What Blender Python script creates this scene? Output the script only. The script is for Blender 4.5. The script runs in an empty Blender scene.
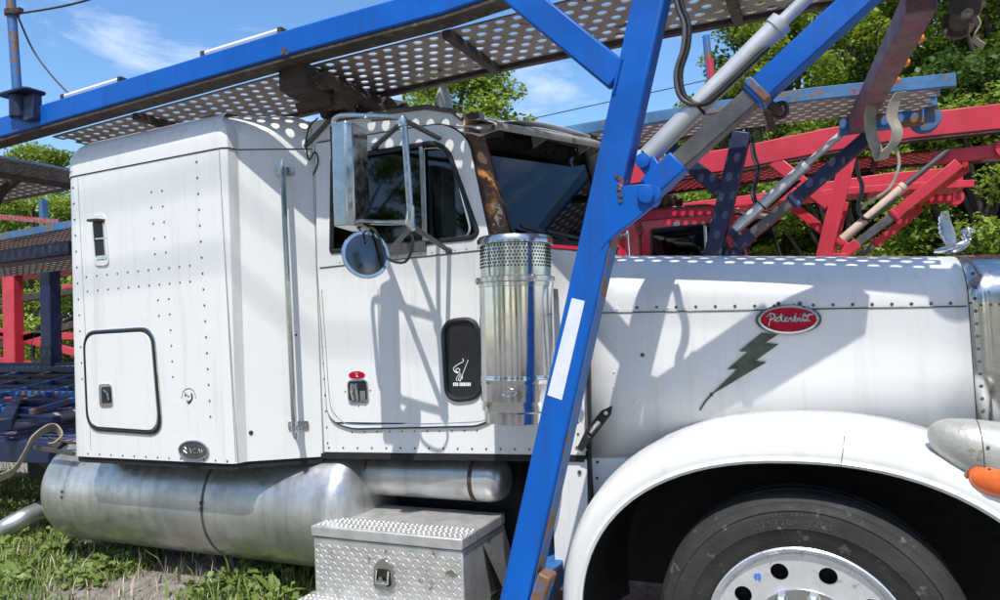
import bpy, bmesh, math, random
import numpy as np
from mathutils import Vector as V, Matrix
from mathutils.geometry import tessellate_polygon
random.seed(7)
rng = np.random.default_rng(7)
S = bpy.context.scene
COL = S.collection
rad = math.radians

# ------------------------------------------------------------------ camera
FPX, YAW, PITCH, ROLL = 722.0, rad(24.6), math.atan(28 / 722), 0.045
CAM = V((0.03, -3.8, 1.65))
_f = V((-math.sin(YAW) * math.cos(PITCH), math.cos(YAW) * math.cos(PITCH), math.sin(PITCH)))
_r0 = V((math.cos(YAW), math.sin(YAW), 0))
_u0 = _r0.cross(_f)
_r = _r0 * math.cos(ROLL) - _u0 * math.sin(ROLL)
_u = _u0 * math.cos(ROLL) + _r0 * math.sin(ROLL)
cd = bpy.data.cameras.new('camera')
cam = bpy.data.objects.new('camera', cd)
COL.objects.link(cam)
cd.sensor_fit = 'HORIZONTAL'
cd.sensor_width = 36
cd.lens = 36 * FPX / 1000
cd.clip_start = 0.05
cd.clip_end = 2000
cam.matrix_world = Matrix(((_r.x, _u.x, -_f.x, CAM.x), (_r.y, _u.y, -_f.y, CAM.y), (_r.z, _u.z, -_f.z, CAM.z), (0, 0, 0, 1)))
S.camera = cam

# ------------------------------------------------------------------ light
SUNDIR = V((0.29, -1.0, 1.86)).normalized()          # towards the sun
EL = math.asin(SUNDIR.z)
w = bpy.data.worlds.new('World')
S.world = w
w.use_nodes = True
wn, wl = w.node_tree.nodes, w.node_tree.links
bg = wn['Background']
sky = wn.new('ShaderNodeTexSky')
sky.sky_type = 'NISHITA'
sky.sun_disc = False
sky.sun_elevation = EL
sky.sun_rotation = math.atan2(SUNDIR.x, SUNDIR.y)
sky.air_density = 1.0
sky.dust_density = 0.6
sky.ozone_density = 1.5
tc = wn.new('ShaderNodeTexCoord')
mp = wn.new('ShaderNodeMapping')
mp.inputs['Scale'].default_value = (1.0, 1.6, 4.5)
cn = wn.new('ShaderNodeTexNoise')
cn.inputs['Scale'].default_value = 1.7
cn.inputs['Detail'].default_value = 9
cn.inputs['Roughness'].default_value = 0.62
cn.inputs['Distortion'].default_value = 0.5
cr = wn.new('ShaderNodeValToRGB')
cr.color_ramp.elements[0].position = 0.50
cr.color_ramp.elements[1].position = 0.74
cr.color_ramp.elements[0].color = (0, 0, 0, 1)
cr.color_ramp.elements[1].color = (0.85, 0.85, 0.85, 1)
mx = wn.new('ShaderNodeMix')
mx.data_type = 'RGBA'
wl.new(tc.outputs['Generated'], mp.inputs['Vector'])
wl.new(mp.outputs['Vector'], cn.inputs['Vector'])
wl.new(cn.outputs['Fac'], cr.inputs['Fac'])
wl.new(cr.outputs['Color'], mx.inputs['Factor'])
hs = wn.new('ShaderNodeHueSaturation')
hs.inputs['Saturation'].default_value = 1.2
hs.inputs['Value'].default_value = 1.35
wl.new(sky.outputs['Color'], hs.inputs['Color'])
wl.new(hs.outputs['Color'], mx.inputs['A'])
mx.inputs['B'].default_value = (7.5, 7.8, 8.2, 1)
wl.new(mx.outputs['Result'], bg.inputs['Color'])
bg.inputs['Strength'].default_value = 0.135
sd = bpy.data.lights.new('sun', 'SUN')
sd.energy = 4.15
sd.angle = rad(0.5)
sd.color = (1.0, 0.965, 0.90)
sun = bpy.data.objects.new('sun', sd)
COL.objects.link(sun)
sun.rotation_euler = SUNDIR.to_track_quat('Z', 'Y').to_euler()
sun.location = (0, -5, 12)
S.view_settings.view_transform = 'Standard'
S.view_settings.look = 'None'
S.view_settings.exposure = 0.30
S.view_settings.gamma = 1
S.view_settings.use_curve_mapping = False

# ------------------------------------------------------------------ pixel -> point
def ray(x, y):
    return _f + _r * ((x - 500) / FPX) - _u * ((y - 300) / FPX)
def at(x, y, Y=None, X=None, Z=None):
    d = ray(x, y)
    t = (Y - CAM.y) / d.y if Y is not None else (X - CAM.x) / d.x if X is not None else (Z - CAM.z) / d.z
    return CAM + d * t
class Plane:
    """a vertical plane through two plan points, its normal turned towards the camera side"""
    def __init__(s, a, b):
        s.p = V((a[0], a[1], 0))
        t = V((b[0] - a[0], b[1] - a[1], 0)).normalized()
        n = V((t.y, -t.x, 0))
        s.n = n if n.y < 0 else -n
        s.t = t
    def on(s, x, y, off=0.0):
        d = ray(x, y)
        k = (s.p + s.n * off - CAM).dot(s.n) / d.dot(s.n)
        return CAM + d * k
    def xz(s, X, z, off=0.0):
        k = (X - s.p.x) / s.t.x
        q = s.p + s.t * k + s.n * off
        return V((q.x, q.y, z))
SLP = Plane((-3.7, -1.22), (-2.6, -1.22))      # sleeper flank
TAP = Plane((-2.55, -1.152), (-2.25, -0.965))     # angled flank between sleeper and cab
CAB = Plane((-2.25, -0.97), (-0.95, -0.86))    # cab flank
HOO = Plane((-0.95, -0.80), (0.49, -0.65))     # hood flank

# ------------------------------------------------------------------ materials
def M(name, col, rough=0.5, metal=0.0, var=0.08, scale=6.0, bump=0.0, bscale=60.0, chips=None, streak=None,
      coat=0.0, spec=0.5, rvar=0.1, chips2=None):
    m = bpy.data.materials.new(name)
    m.use_nodes = True
    n, l = m.node_tree.nodes, m.node_tree.links
    b = n['Principled BSDF']
    b.inputs['Metallic'].default_value = metal
    b.inputs['Specular IOR Level'].default_value = spec
    b.inputs['Coat Weight'].default_value = coat
    b.inputs['Coat Roughness'].default_value = 0.08
    t = n.new('ShaderNodeTexCoord')
    def noise(sc, det=6, ro=0.6, vec=None):
        q = n.new('ShaderNodeTexNoise')
        q.inputs['Scale'].default_value = sc
        q.inputs['Detail'].default_value = det
        q.inputs['Roughness'].default_value = ro
        l.new(vec or t.outputs['Object'], q.inputs['Vector'])
        return q.outputs['Fac']
    def ramp(fac, p0, p1):
        q = n.new('ShaderNodeMapRange')
        q.inputs['From Min'].default_value = p0
        q.inputs['From Max'].default_value = p1
        l.new(fac, q.inputs['Value'])
        return q.outputs['Result']
    def mix(fac, a, bc):
        q = n.new('ShaderNodeMix')
        q.data_type = 'RGBA'
        l.new(fac, q.inputs['Factor'])
        if isinstance(a, tuple):
            q.inputs['A'].default_value = (*a, 1)
        else:
            l.new(a, q.inputs['A'])
        q.inputs['B'].default_value = (*bc, 1)
        return q.outputs['Result']
    c0 = tuple(max(0, x * (1 - var)) for x in col)
    c1 = tuple(min(1, x * (1 + var)) for x in col)
    nz = noise(scale)
    out = mix(ramp(nz, 0.3, 0.7), c0, c1)
    if streak:
        mpn = n.new('ShaderNodeMapping')
        mpn.inputs['Scale'].default_value = (14, 14, 0.9)
        l.new(t.outputs['Object'], mpn.inputs['Vector'])
        f = ramp(noise(1.0, 5, 0.65, mpn.outputs['Vector']), streak[1], streak[2])
        out = mix(f, out, streak[0])
    for ch in (chips, chips2):
        if ch:
            f = ramp(noise(ch[2], 8, 0.68), ch[1], ch[1] + 0.025)
            out = mix(f, out, ch[0])
    l.new(out, b.inputs['Base Color'])
    rr = n.new('ShaderNodeMapRange')
    rr.inputs['To Min'].default_value = max(0.02, rough - rvar)
    rr.inputs['To Max'].default_value = min(1, rough + rvar)
    rr.inputs['From Min'].default_value = 0.3
    rr.inputs['From Max'].default_value = 0.7
    l.new(noise(scale * 3.1), rr.inputs['Value'])
    l.new(rr.outputs['Result'], b.inputs['Roughness'])
    if bump:
        q = n.new('ShaderNodeBump')
        q.inputs['Strength'].default_value = bump
        q.inputs['Distance'].default_value = 0.02
        l.new(noise(bscale, 4), q.inputs['Height'])
        l.new(q.outputs['Normal'], b.inputs['Normal'])
    return m
RUST = (0.13, 0.06, 0.03)
MAT = dict(
    white=M('white_paint', (0.72, 0.72, 0.705), 0.30, var=0.03, scale=1.3, bump=0.10, bscale=1.7, rvar=0.10,
            streak=((0.50, 0.48, 0.43), 0.53, 0.95), chips=((0.22, 0.20, 0.18), 0.735, 30.0), ),
    white_old=M('white_paint_weathered', (0.74, 0.74, 0.71), 0.45, var=0.05, scale=2.5, bump=0.05, bscale=3,
                streak=((0.50, 0.49, 0.45), 0.54, 0.92), chips=((0.25, 0.24, 0.22), 0.73, 26.0)),
    cabgrey=M('white_paint_crazed', (0.62, 0.62, 0.61), 0.4, var=0.05, scale=3, chips=((0.27, 0.28, 0.30), 0.66, 16.0)),
    rusty=M('rust_peeling', (0.10, 0.055, 0.035), 0.8, var=0.4, scale=9, bump=0.4, bscale=45,
            chips=((0.42, 0.17, 0.04), 0.555, 8.0), chips2=((0.52, 0.42, 0.29), 0.575, 7.0)),
    blue=M('blue_paint', (0.002, 0.098, 0.435), 0.42, var=0.12, scale=2.5, bump=0.06, bscale=14, chips=((0.13, 0.15, 0.19), 0.725, 24.0), chips2=((0.10, 0.055, 0.035), 0.70, 8.0),
           spec=0.3, streak=((0.012, 0.06, 0.24), 0.50, 0.85)),
    blueworn=M('blue_paint_worn', (0.03, 0.13, 0.36), 0.55, var=0.25, scale=7, bump=0.15, bscale=40,
               chips=((0.17, 0.09, 0.05), 0.515, 7.0), chips2=((0.30, 0.03, 0.07), 0.66, 6.0)),
    blueold=M('blue_paint_faded', (0.055, 0.145, 0.28), 0.6, var=0.35, scale=5, bump=0.15, bscale=30, spec=0.3, chips=((0.16, 0.12, 0.10), 0.555, 7.0), chips2=((0.22, 0.05, 0.07), 0.66, 8.0)),
    navy=M('navy_paint_and_shade', (0.006, 0.014, 0.055), 0.5, var=0.3, scale=6, chips=((0.05, 0.05, 0.05), 0.60, 12.0)),  # deep navy, used on trailer parts to stand in for shade too
    red=M('red_paint', (0.50, 0.026, 0.046), 0.42, var=0.15, scale=3, bump=0.05, bscale=20, chips=((0.10, 0.045, 0.04), 0.69, 18.0), streak=((0.30, 0.03, 0.04), 0.5, 0.9)),
    redtruck=M('red_truck_paint', (0.56, 0.02, 0.045), 0.3, var=0.1, scale=2, coat=0.5),
    darkrust=M('dark_rusty_steel', (0.055, 0.040, 0.032), 0.8, var=0.5, scale=11, bump=0.5, bscale=50, chips=((0.12, 0.085, 0.06), 0.60, 14.0)),
    deck=M('deck_steel', (0.27, 0.225, 0.195), 0.75, var=0.22, scale=5, bump=0.15, bscale=80, chips=((0.085, 0.05, 0.035), 0.62, 9.0)),
    reddeck=M('red_deck_steel', (0.33, 0.05, 0.05), 0.65, var=0.3, scale=5, chips=((0.12, 0.08, 0.07), 0.57, 9.0)),
    bluedeck=M('blue_deck_steel', (0.06, 0.10, 0.21), 0.6, var=0.3, scale=5, chips=((0.40, 0.10, 0.11), 0.56, 5.0), chips2=((0.12, 0.10, 0.1), 0.60, 11.0)),
    visor=M('dull_visor_metal', (0.30, 0.275, 0.24), 0.5, 0.35, var=0.3, scale=7, chips=((0.12, 0.07, 0.045), 0.60, 9.0)),
    plum=M('plum_scraped_paint', (0.15, 0.085, 0.09), 0.6, var=0.35, scale=7, chips=((0.24, 0.045, 0.12), 0.585, 5.0), chips2=((0.07, 0.05, 0.05), 0.58, 13.0)),
    greysteel=M('bare_grey_steel', (0.11, 0.105, 0.105), 0.5, 0.5, var=0.3, scale=10, bump=0.1, bscale=40, chips=((0.32, 0.04, 0.06), 0.70, 13.0)),
    silver=M('silver_paint', (0.55, 0.56, 0.57), 0.38, 0.35, var=0.10, scale=4, chips=((0.3, 0.3, 0.3), 0.70, 18.0)),
    tan=M('tan_paint', (0.55, 0.42, 0.33), 0.5, 0.0, var=0.15, scale=8),
    chrome=M('chrome', (0.60, 0.605, 0.615), 0.13, 1.0, var=0.06, scale=7, rvar=0.06),
    steel=M('stainless_steel', (0.57, 0.56, 0.54), 0.2, 1.0, var=0.15, scale=9, rvar=0.1, chips=((0.33, 0.32, 0.30), 0.68, 12.0)),
    alum=M('dull_aluminium', (0.52, 0.525, 0.52), 0.36, 0.75, var=0.22, scale=5, bump=0.05, bscale=35, rvar=0.12,
           streak=((0.30, 0.30, 0.29), 0.48, 0.85), chips=((0.33, 0.32, 0.30), 0.67, 34.0)),
    tread=M('tread_plate_aluminium', (0.56, 0.55, 0.53), 0.45, 0.6, var=0.2, scale=12, rvar=0.1, chips=((0.27, 0.23, 0.19), 0.62, 16.0)),
    wheelalu=M('polished_wheel_aluminium', (0.80, 0.81, 0.83), 0.32, 0.65, var=0.08, scale=14, rvar=0.1, chips=((0.5, 0.5, 0.48), 0.62, 20.0)),
    black=M('black_rubber', (0.012, 0.012, 0.013), 0.5, var=0.3, scale=20),
    tyre=M('tyre_rubber', (0.026, 0.025, 0.025), 0.75, var=0.4, scale=9, bump=0.15, bscale=90, chips=((0.11, 0.10, 0.085), 0.61, 17.0)),
    void=M('engine_black', (0.010, 0.010, 0.011), 0.8, var=0.4, scale=10),
    interior=M('cab_interior_vinyl', (0.03, 0.028, 0.028), 0.7, var=0.3, scale=6),
    mirrorglass=M('convex_mirror_glass', (0.11, 0.115, 0.12), 0.16, 1.0, var=0.1, scale=5),
    whitetape=M('reflective_tape', (0.68, 0.71, 0.76), 0.45, var=0.06, scale=22, chips=((0.45, 0.46, 0.48), 0.68, 30.0)),
    emred=M('emblem_red_enamel', (0.40, 0.003, 0.022), 0.3, var=0.1, scale=20, spec=0.2),
    olive=M('dark_olive_decal', (0.10, 0.115, 0.10), 0.28, 0.8, var=0.3, scale=20),
    amber=M('amber_lens', (0.85, 0.16, 0.03), 0.2, var=0.15, scale=30, coat=0.5),
    orange=M('orange_lens', (0.80, 0.22, 0.02), 0.3, var=0.15, scale=30),
    lampwhite=M('pale_lamp_shell', (0.42, 0.41, 0.37), 0.4, 0.25, var=0.12, scale=8, bump=0.15, bscale=60, chips=((0.30, 0.27, 0.22), 0.60, 22.0), streak=((0.28, 0.26, 0.22), 0.5, 0.9)),
    webbing=M('strap_webbing', (0.30, 0.265, 0.21), 0.85, var=0.25, scale=14, bump=0.3, bscale=160),
    mark=M('white_print', (0.8, 0.8, 0.8), 0.5, var=0.03),
    darkmark=M('black_print', (0.02, 0.02, 0.022), 0.5, var=0.1),
    weld=M('chipped_weld', (0.36, 0.06, 0.07), 0.8, var=0.5, scale=30, bump=0.5, bscale=80, chips=((0.22, 0.20, 0.19), 0.52, 28.0)),
    bark=M('bark', (0.085, 0.065, 0.05), 0.9, var=0.35, scale=6, bump=0.7, bscale=18),
    wire=M('wire_rope', (0.06, 0.06, 0.06), 0.6, 0.5, var=0.2),
    bluesmear=M('blue_chalk', (0.03, 0.16, 0.60), 0.6, var=0.3, scale=60),
)
def glass_mat():
    m = bpy.data.materials.new('tinted_glass')
    m.use_nodes = True
    n, l = m.node_tree.nodes, m.node_tree.links
    n.remove(n['Principled BSDF'])
    o = n['Material Output']
    tr = n.new('ShaderNodeBsdfTransparent')
    tr.inputs['Color'].default_value = (0.07, 0.085, 0.09, 1)
    gl = n.new('ShaderNodeBsdfGlossy')
    gl.inputs['Color'].default_value = (0.9, 0.95, 1, 1)
    gl.inputs['Roughness'].default_value = 0.03
    fr = n.new('ShaderNodeFresnel')
    fr.inputs['IOR'].default_value = 1.55
    mxs = n.new('ShaderNodeMixShader')
    l.new(fr.outputs['Fac'], mxs.inputs['Fac'])
    l.new(tr.outputs[0], mxs.inputs[1])
    l.new(gl.outputs[0], mxs.inputs[2])
    l.new(mxs.outputs[0], o.inputs['Surface'])
    return m
MAT['glass'] = glass_mat()
def leaf_mat(name, ca, cb, trans=0.4):
    m = bpy.data.materials.new(name)
    m.use_nodes = True
    n, l = m.node_tree.nodes, m.node_tree.links
    b = n['Principled BSDF']
    g = n.new('ShaderNodeNewGeometry')
    t = n.new('ShaderNodeTexCoord')
    nz = n.new('ShaderNodeTexNoise')
    nz.inputs['Scale'].default_value = 0.9
    l.new(t.outputs['Object'], nz.inputs['Vector'])
    ad = n.new('ShaderNodeMath')
    ad.operation = 'MULTIPLY_ADD'
    ad.inputs[1].default_value = 0.55
    l.new(g.outputs['Random Per Island'], ad.inputs[0])
    sb = n.new('ShaderNodeMapRange')
    sb.inputs['From Min'].default_value = 0.3
    sb.inputs['From Max'].default_value = 0.7
    sb.inputs['To Max'].default_value = 0.45
    l.new(nz.outputs['Fac'], sb.inputs['Value'])
    l.new(sb.outputs['Result'], ad.inputs[2])
    q = n.new('ShaderNodeMix')
    q.data_type = 'RGBA'
    q.inputs['A'].default_value = (*ca, 1)
    q.inputs['B'].default_value = (*cb, 1)
    l.new(ad.outputs[0], q.inputs['Factor'])
    l.new(q.outputs['Result'], b.inputs['Base Color'])
    b.inputs['Roughness'].default_value = 0.5
    tl = n.new('ShaderNodeBsdfTranslucent')
    l.new(q.outputs['Result'], tl.inputs['Color'])
    ms = n.new('ShaderNodeMixShader')
    ms.inputs['Fac'].default_value = trans
    l.new(b.outputs[0], ms.inputs[1])
    l.new(tl.outputs[0], ms.inputs[2])
    l.new(ms.outputs[0], n['Material Output'].inputs['Surface'])
    return m
MAT['leaf'] = leaf_mat('maple_leaves', (0.07, 0.145, 0.014), (0.38, 0.47, 0.055), 0.40)
MAT['leaf3'] = leaf_mat('yellow_green_leaves', (0.13, 0.20, 0.02), (0.46, 0.50, 0.08), 0.42)
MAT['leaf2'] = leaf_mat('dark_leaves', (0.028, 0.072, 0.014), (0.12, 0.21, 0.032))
MAT['grass'] = leaf_mat('grass_blades', (0.09, 0.17, 0.03), (0.27, 0.33, 0.08), 0.3)
def ground_mat():
    m = bpy.data.materials.new('dirt_ground')
    m.use_nodes = True
    n, l = m.node_tree.nodes, m.node_tree.links
    b = n['Principled BSDF']
    t = n.new('ShaderNodeTexCoord')
    def nz(s, d=8):
        q = n.new('ShaderNodeTexNoise')
        q.inputs['Scale'].default_value = s
        q.inputs['Detail'].default_value = d
        q.inputs['Roughness'].default_value = 0.7
        l.new(t.outputs['Object'], q.inputs['Vector'])
        return q.outputs['Fac']
    r1 = n.new('ShaderNodeValToRGB')
    r1.color_ramp.elements[0].color = (0.115, 0.10, 0.083, 1)
    r1.color_ramp.elements[1].color = (0.36, 0.325, 0.28, 1)
    r1.color_ramp.elements[0].position = 0.3
    r1.color_ramp.elements[1].position = 0.7
    l.new(nz(14), r1.inputs['Fac'])
    l.new(r1.outputs['Color'], b.inputs['Base Color'])
    b.inputs['Roughness'].default_value = 0.95
    bp = n.new('ShaderNodeBump')
    bp.inputs['Strength'].default_value = 0.7
    bp.inputs['Distance'].default_value = 0.03
    l.new(nz(30), bp.inputs['Height'])
    l.new(bp.outputs['Normal'], b.inputs['Normal'])
    return m
MAT['ground'] = ground_mat()

# ------------------------------------------------------------------ mesh helpers
BASE = {}
def perp(d):
    a = V((0, 0, 1)) if abs(d.z) < 0.9 else V((1, 0, 0))
    x = d.cross(a).normalized()
    return x, d.cross(x).normalized()
def round_poly(P, r, n=5):
    out = []
    k = len(P)
    for i in range(k):
        a, b, c = P[i - 1], P[i], P[(i + 1) % k]
        rr = r[i] if isinstance(r, (list, tuple)) else r
        d1, d2 = (a - b), (c - b)
        q = min(rr, d1.length * 0.49, d2.length * 0.49)
        p0, p2 = b + d1.normalized() * q, b + d2.normalized() * q
        if q < 1e-5:
            out.append(b)
            continue
        for j in range(n + 1):
            t = j / n
            out.append(p0 * (1 - t) ** 2 + b * (2 * t * (1 - t)) + p2 * t * t)
    return out
def smooth_path(P, n=6):
    P = [V(p) for p in P]
    out = []
    for i in range(len(P) - 1):
        p0, p1, p2, p3 = P[max(i - 1, 0)], P[i], P[i + 1], P[min(i + 2, len(P) - 1)]
        for j in range(n):
            t = j / n
            out.append(0.5 * ((2 * p1) + (p2 - p0) * t + (2 * p0 - 5 * p1 + 4 * p2 - p3) * t * t + (3 * p1 - p0 - 3 * p2 + p3) * t ** 3))
    out.append(P[-1])
    return out
class MB:
    def __init__(s):
        s.v, s.f = [], []
    def add(s, vs, fs):
        k = len(s.v)
        s.v += [V(p) for p in vs]
        s.f += [tuple(i + k for i in f) for f in fs]
        return s
    def box(s, c, size, R=None):
        c = V(c)
        h = V(size) / 2
        vs = []
        for x in (-1, 1):
            for y in (-1, 1):
                for z in (-1, 1):
                    p = V((x * h.x, y * h.y, z * h.z))
                    vs.append(c + (R @ p if R else p))
        return s.add(vs, [(0, 1, 3, 2), (4, 6, 7, 5), (0, 4, 5, 1), (2, 3, 7, 6), (0, 2, 6, 4), (1, 5, 7, 3)])
    def bar(s, a, b, w, h, up=(0, 1, 0)):
        """rectangular bar a->b; h along `up`, w across"""
        a, b, up = V(a), V(b), V(up)
        d = (b - a).normalized()
        x = d.cross(up).normalized()
        y = x.cross(d).normalized()
        vs = [p + x * (i * w / 2) + y * (j * h / 2) for p in (a, b) for i, j in ((-1, -1), (1, -1), (1, 1), (-1, 1))]
        return s.add(vs, [(0, 3, 2, 1), (4, 5, 6, 7)] + [(i, (i + 1) % 4, 4 + (i + 1) % 4, 4 + i) for i in range(4)])
    def tube(s, P, r, n=10, caps=True, closed=False):
        P = [V(p) for p in P]
        k = len(P)
        R = r if isinstance(r, (list, tuple)) else [r] * k
        vs, fs = [], []
        x = None
        for i in range(k):
            if closed:
                d = (P[(i + 1) % k] - P[i - 1]).normalized()
            else:
                d = (P[min(i + 1, k - 1)] - P[max(i - 1, 0)]).normalized()
            if x is None:
                x, _ = perp(d)
            x = (x - d * x.dot(d)).normalized()
            y = d.cross(x)
            for j in range(n):
                a = 2 * math.pi * j / n
                vs.append(P[i] + (x * math.cos(a) + y * math.sin(a)) * R[i])
        for i in range(k if closed else k - 1):
            i2 = (i + 1) % k
            for j in range(n):
                fs.append((i * n + j, i * n + (j + 1) % n, i2 * n + (j + 1) % n, i2 * n + j))
        if caps and not closed:
            fs += [tuple(range(n - 1, -1, -1)), tuple(range((k - 1) * n, k * n))]
        return s.add(vs, fs)
    def prism(s, P, vec):
        vec = V(vec)
        k = len(P)
        return s.plate([V(p) for p in P], [], vec)
    def plate(s, outer, holes, vec):
        """polygon with holes swept by vec"""
        vec = V(vec)
        loops = [outer] + list(holes)
        flat = [p for lp in loops for p in lp]
        tris = tessellate_polygon([[V(p) for p in lp] for lp in loops])
        k = len(flat)
        fs = [tuple(t) for t in tris] + [tuple(k + i for i in reversed(t)) for t in tris]
        o = 0
        for lp in loops:
            n = len(lp)
            fs += [(o + i, o + (i + 1) % n, k + o + (i + 1) % n, k + o + i) for i in range(n)]
            o += n
        return s.add([V(p) for p in flat] + [V(p) + vec for p in flat], fs)
    def lathe(s, o, axis, prof, n=24, close=False):
        o, axis = V(o), V(axis).normalized()
        x, y = perp(axis)
        vs, fs = [], []
        k = len(prof)
        for (r, h) in prof:
            for j in range(n):
                a = 2 * math.pi * j / n
                vs.append(o + axis * h + (x * math.cos(a) + y * math.sin(a)) * r)
        for i in range(k - 1):
            for j in range(n):
                fs.append((i * n + j, i * n + (j + 1) % n, (i + 1) * n + (j + 1) % n, (i + 1) * n + j))
        if close:
            for j in range(n):
                fs.append(((k - 1) * n + j, (k - 1) * n + (j + 1) % n, (j + 1) % n, j))
        else:
            fs += [tuple(range(n - 1, -1, -1)), tuple(range((k - 1) * n, k * n))]
        return s.add(vs, fs)
    def dome(s, p, nrm, r=0.006, h=None, n=7):
        p, nrm = V(p), V(nrm).normalized()
        h = h or r * 0.6
        return s.lathe(p, nrm, [(r, -0.002), (r, h * 0.35), (r * 0.6, h)], n)
    def strip(s, P, wvec, t=0.002):
        """ribbon along P; wvec one vector or list"""
        P = [V(p) for p in P]
        vs, fs = [], []
        for i, p in enumerate(P):
            wv = V(wvec[i]) if isinstance(wvec, list) else V(wvec)
            d = (P[min(i + 1, len(P) - 1)] - P[max(i - 1, 0)]).normalized()
            nn = d.cross(wv).normalized() * t
            vs += [p - wv / 2 - nn, p + wv / 2 - nn, p + wv / 2 + nn, p - wv / 2 + nn]
        for i in range(len(P) - 1):
            fs += [(i * 4 + j, i * 4 + (j + 1) % 4, i * 4 + 4 + (j + 1) % 4, i * 4 + 4 + j) for j in range(4)]
        k = len(P) * 4
        fs += [(3, 2, 1, 0), (k - 4, k - 3, k - 2, k - 1)]
        return s.add(vs, fs)
    def build(s, name, mat, parent=None, bevel=0.0, smooth=35, merge=False, kind=None, bseg=2):
        me = bpy.data.meshes.new(name)
        b = V((0, 0, 0))
        if parent is not None:
            b = BASE[parent.name]
        me.from_pydata([p - b for p in s.v], [], s.f)
        bm = bmesh.new()
        bm.from_mesh(me)
        if merge:
            bmesh.ops.remove_doubles(bm, verts=bm.verts, dist=0.0004)
        bmesh.ops.recalc_face_normals(bm, faces=bm.faces)
        bm.to_mesh(me)
        bm.free()
        me.materials.append(MAT[mat] if isinstance(mat, str) else mat)
        if smooth:
            me.polygons.foreach_set('use_smooth', [True] * len(me.polygons))
            me.set_sharp_from_angle(angle=rad(smooth))
        o = bpy.data.objects.new(name, me)
        COL.objects.link(o)
        if parent is not None:
            o.parent = parent
            BASE[o.name] = b
        if bevel:
            md = o.modifiers.new('bevel', 'BEVEL')
            md.width = bevel
            md.segments = bseg
            md.limit_method = 'ANGLE'
            md.angle_limit = rad(40)
            md.harden_normals = False
        if kind:
            o['kind'] = kind
        return o
def tag(o, label, cat, group=None, kind=None):
    o['label'] = label
    o['category'] = cat
    if group:
        o['group'] = group
    if kind:
        o['kind'] = kind
    return o
def thing(name, base, label, cat, group=None):
    o = bpy.data.objects.new(name, None)
    o.empty_display_size = 0.2
    COL.objects.link(o)
    o.location = base
    BASE[o.name] = V(base)
    return tag(o, label, cat, group)
def B():
    return MB()
def loftgrid(rows, closed_u=False):
    """rows: list of equal-length point lists -> quads"""
    n = len(rows[0])
    vs = [p for r in rows for p in r]
    fs = []
    for i in range(len(rows) - 1):
        for j in range(n if closed_u else n - 1):
            j2 = (j + 1) % n
            fs.append((i * n + j, i * n + j2, (i + 1) * n + j2, (i + 1) * n + j))
    return vs, fs
def text_mesh(body, name, mat, parent, origin, xdir, ydir, size, depth=0.002, shear=0.0, spacing=1.0):
    cu = bpy.data.curves.new(name, 'FONT')
    cu.body = body
    cu.size = 1.0
    cu.align_x = 'CENTER'
    cu.align_y = 'CENTER'
    cu.shear = shear
    cu.space_character = spacing
    cu.resolution_u = 3
    tmp = bpy.data.objects.new(name, cu)
    me = tmp.to_mesh()
    vs = [v.co.copy() for v in me.vertices]
    fs = [tuple(p.vertices) for p in me.polygons]
    tmp.to_mesh_clear()
    bpy.data.objects.remove(tmp)
    x, y = V(xdir).normalized(), V(ydir).normalized()
    nn = x.cross(y)
    m = MB()
    m.add([V(origin) + x * (v.x * size) + y * (v.y * size) + nn * depth for v in vs], fs)
    return m.build(name, mat, parent, smooth=0)

# ================================================================== GROUND
def ground_h(x, y):
    def sm(a, b, t):
        t = max(0, min(1, (t - a) / (b - a)))
        return t * t * (3 - 2 * t)
    hump = 0.38 * sm(-1.9, -2.6, x) * sm(-14, -8, x) * sm(-2.8, -1.4, y) * sm(2.5, 0.8, y)  # low mound shaped to let sunlight reach the dirt below the tank
    return hump + 0.02 * math.sin(x * 1.3 + 0.4) * math.cos(y * 1.1) + 0.012 * math.sin(x * 3.1 + y * 2.3) - 0.015
xs = [-400, -120, -40, -20] + [-12 + i * 0.4 for i in range(46)] + [12, 25, 60, 150, 400]
ys = [-300, -60, -20, -10] + [-6 + i * 0.4 for i in range(36)] + [12, 20, 50, 150, 400]
rows = [[V((x, y, ground_h(x, y) if abs(x) < 13 and abs(y) < 11 else -0.01)) for x in xs] for y in ys]
g = B()
g.add(*loftgrid(rows))
o = g.build('ground', 'ground', smooth=80)
o['kind'] = 'structure'
o['label'] = 'bare dirt yard with worn patches under the trucks'
o['category'] = 'ground'

# ================================================================== WHITE TRUCK
TR = thing('semi_truck', (-1.6, 0, 0), 'white conventional semi truck with riveted sleeper and long hood under the blue rack', 'truck')

# ---- sleeper -----------------------------------------------------
def inset_loop(P, ix, iy, z):
    out = []
    k = len(P)
    for i in range(k):
        a, b, c = P[i - 1], P[i], P[(i + 1) % k]
        e1, e2 = (b - a).normalized(), (c - b).normalized()
        n1, n2 = V((e1.y, -e1.x)), V((e2.y, -e2.x))
        n = (n1 + n2)
        n = n / max(0.4, (1 + n1.dot(n2)))
        out.append(V((b.x - n.x * ix, b.y - n.y * iy, z)))
    return out
half = [V(q) for q in ((-3.75, -1.10, 0), (-3.745, -1.15, 0), (-3.72, -1.195, 0), (-3.675, -1.218, 0), (-3.63, -1.22, 0), (-2.625, -1.22, 0),
        (-2.585, -1.217, 0), (-2.562, -1.204, 0), (-2.556, -1.18, 0), (-2.55, -1.152, 0), (-2.25, -0.965, 0))]
plan = [V((p.x, p.y)) for p in half] + [V((p.x, -p.y)) for p in reversed(half)]
rows = [inset_loop(plan, 0, 0, z) for z in (1.067, 1.5, 2.0, 2.573)]
rows += [inset_loop(plan, -0.004, -0.004, z) for z in (2.576, 2.63)]
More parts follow.
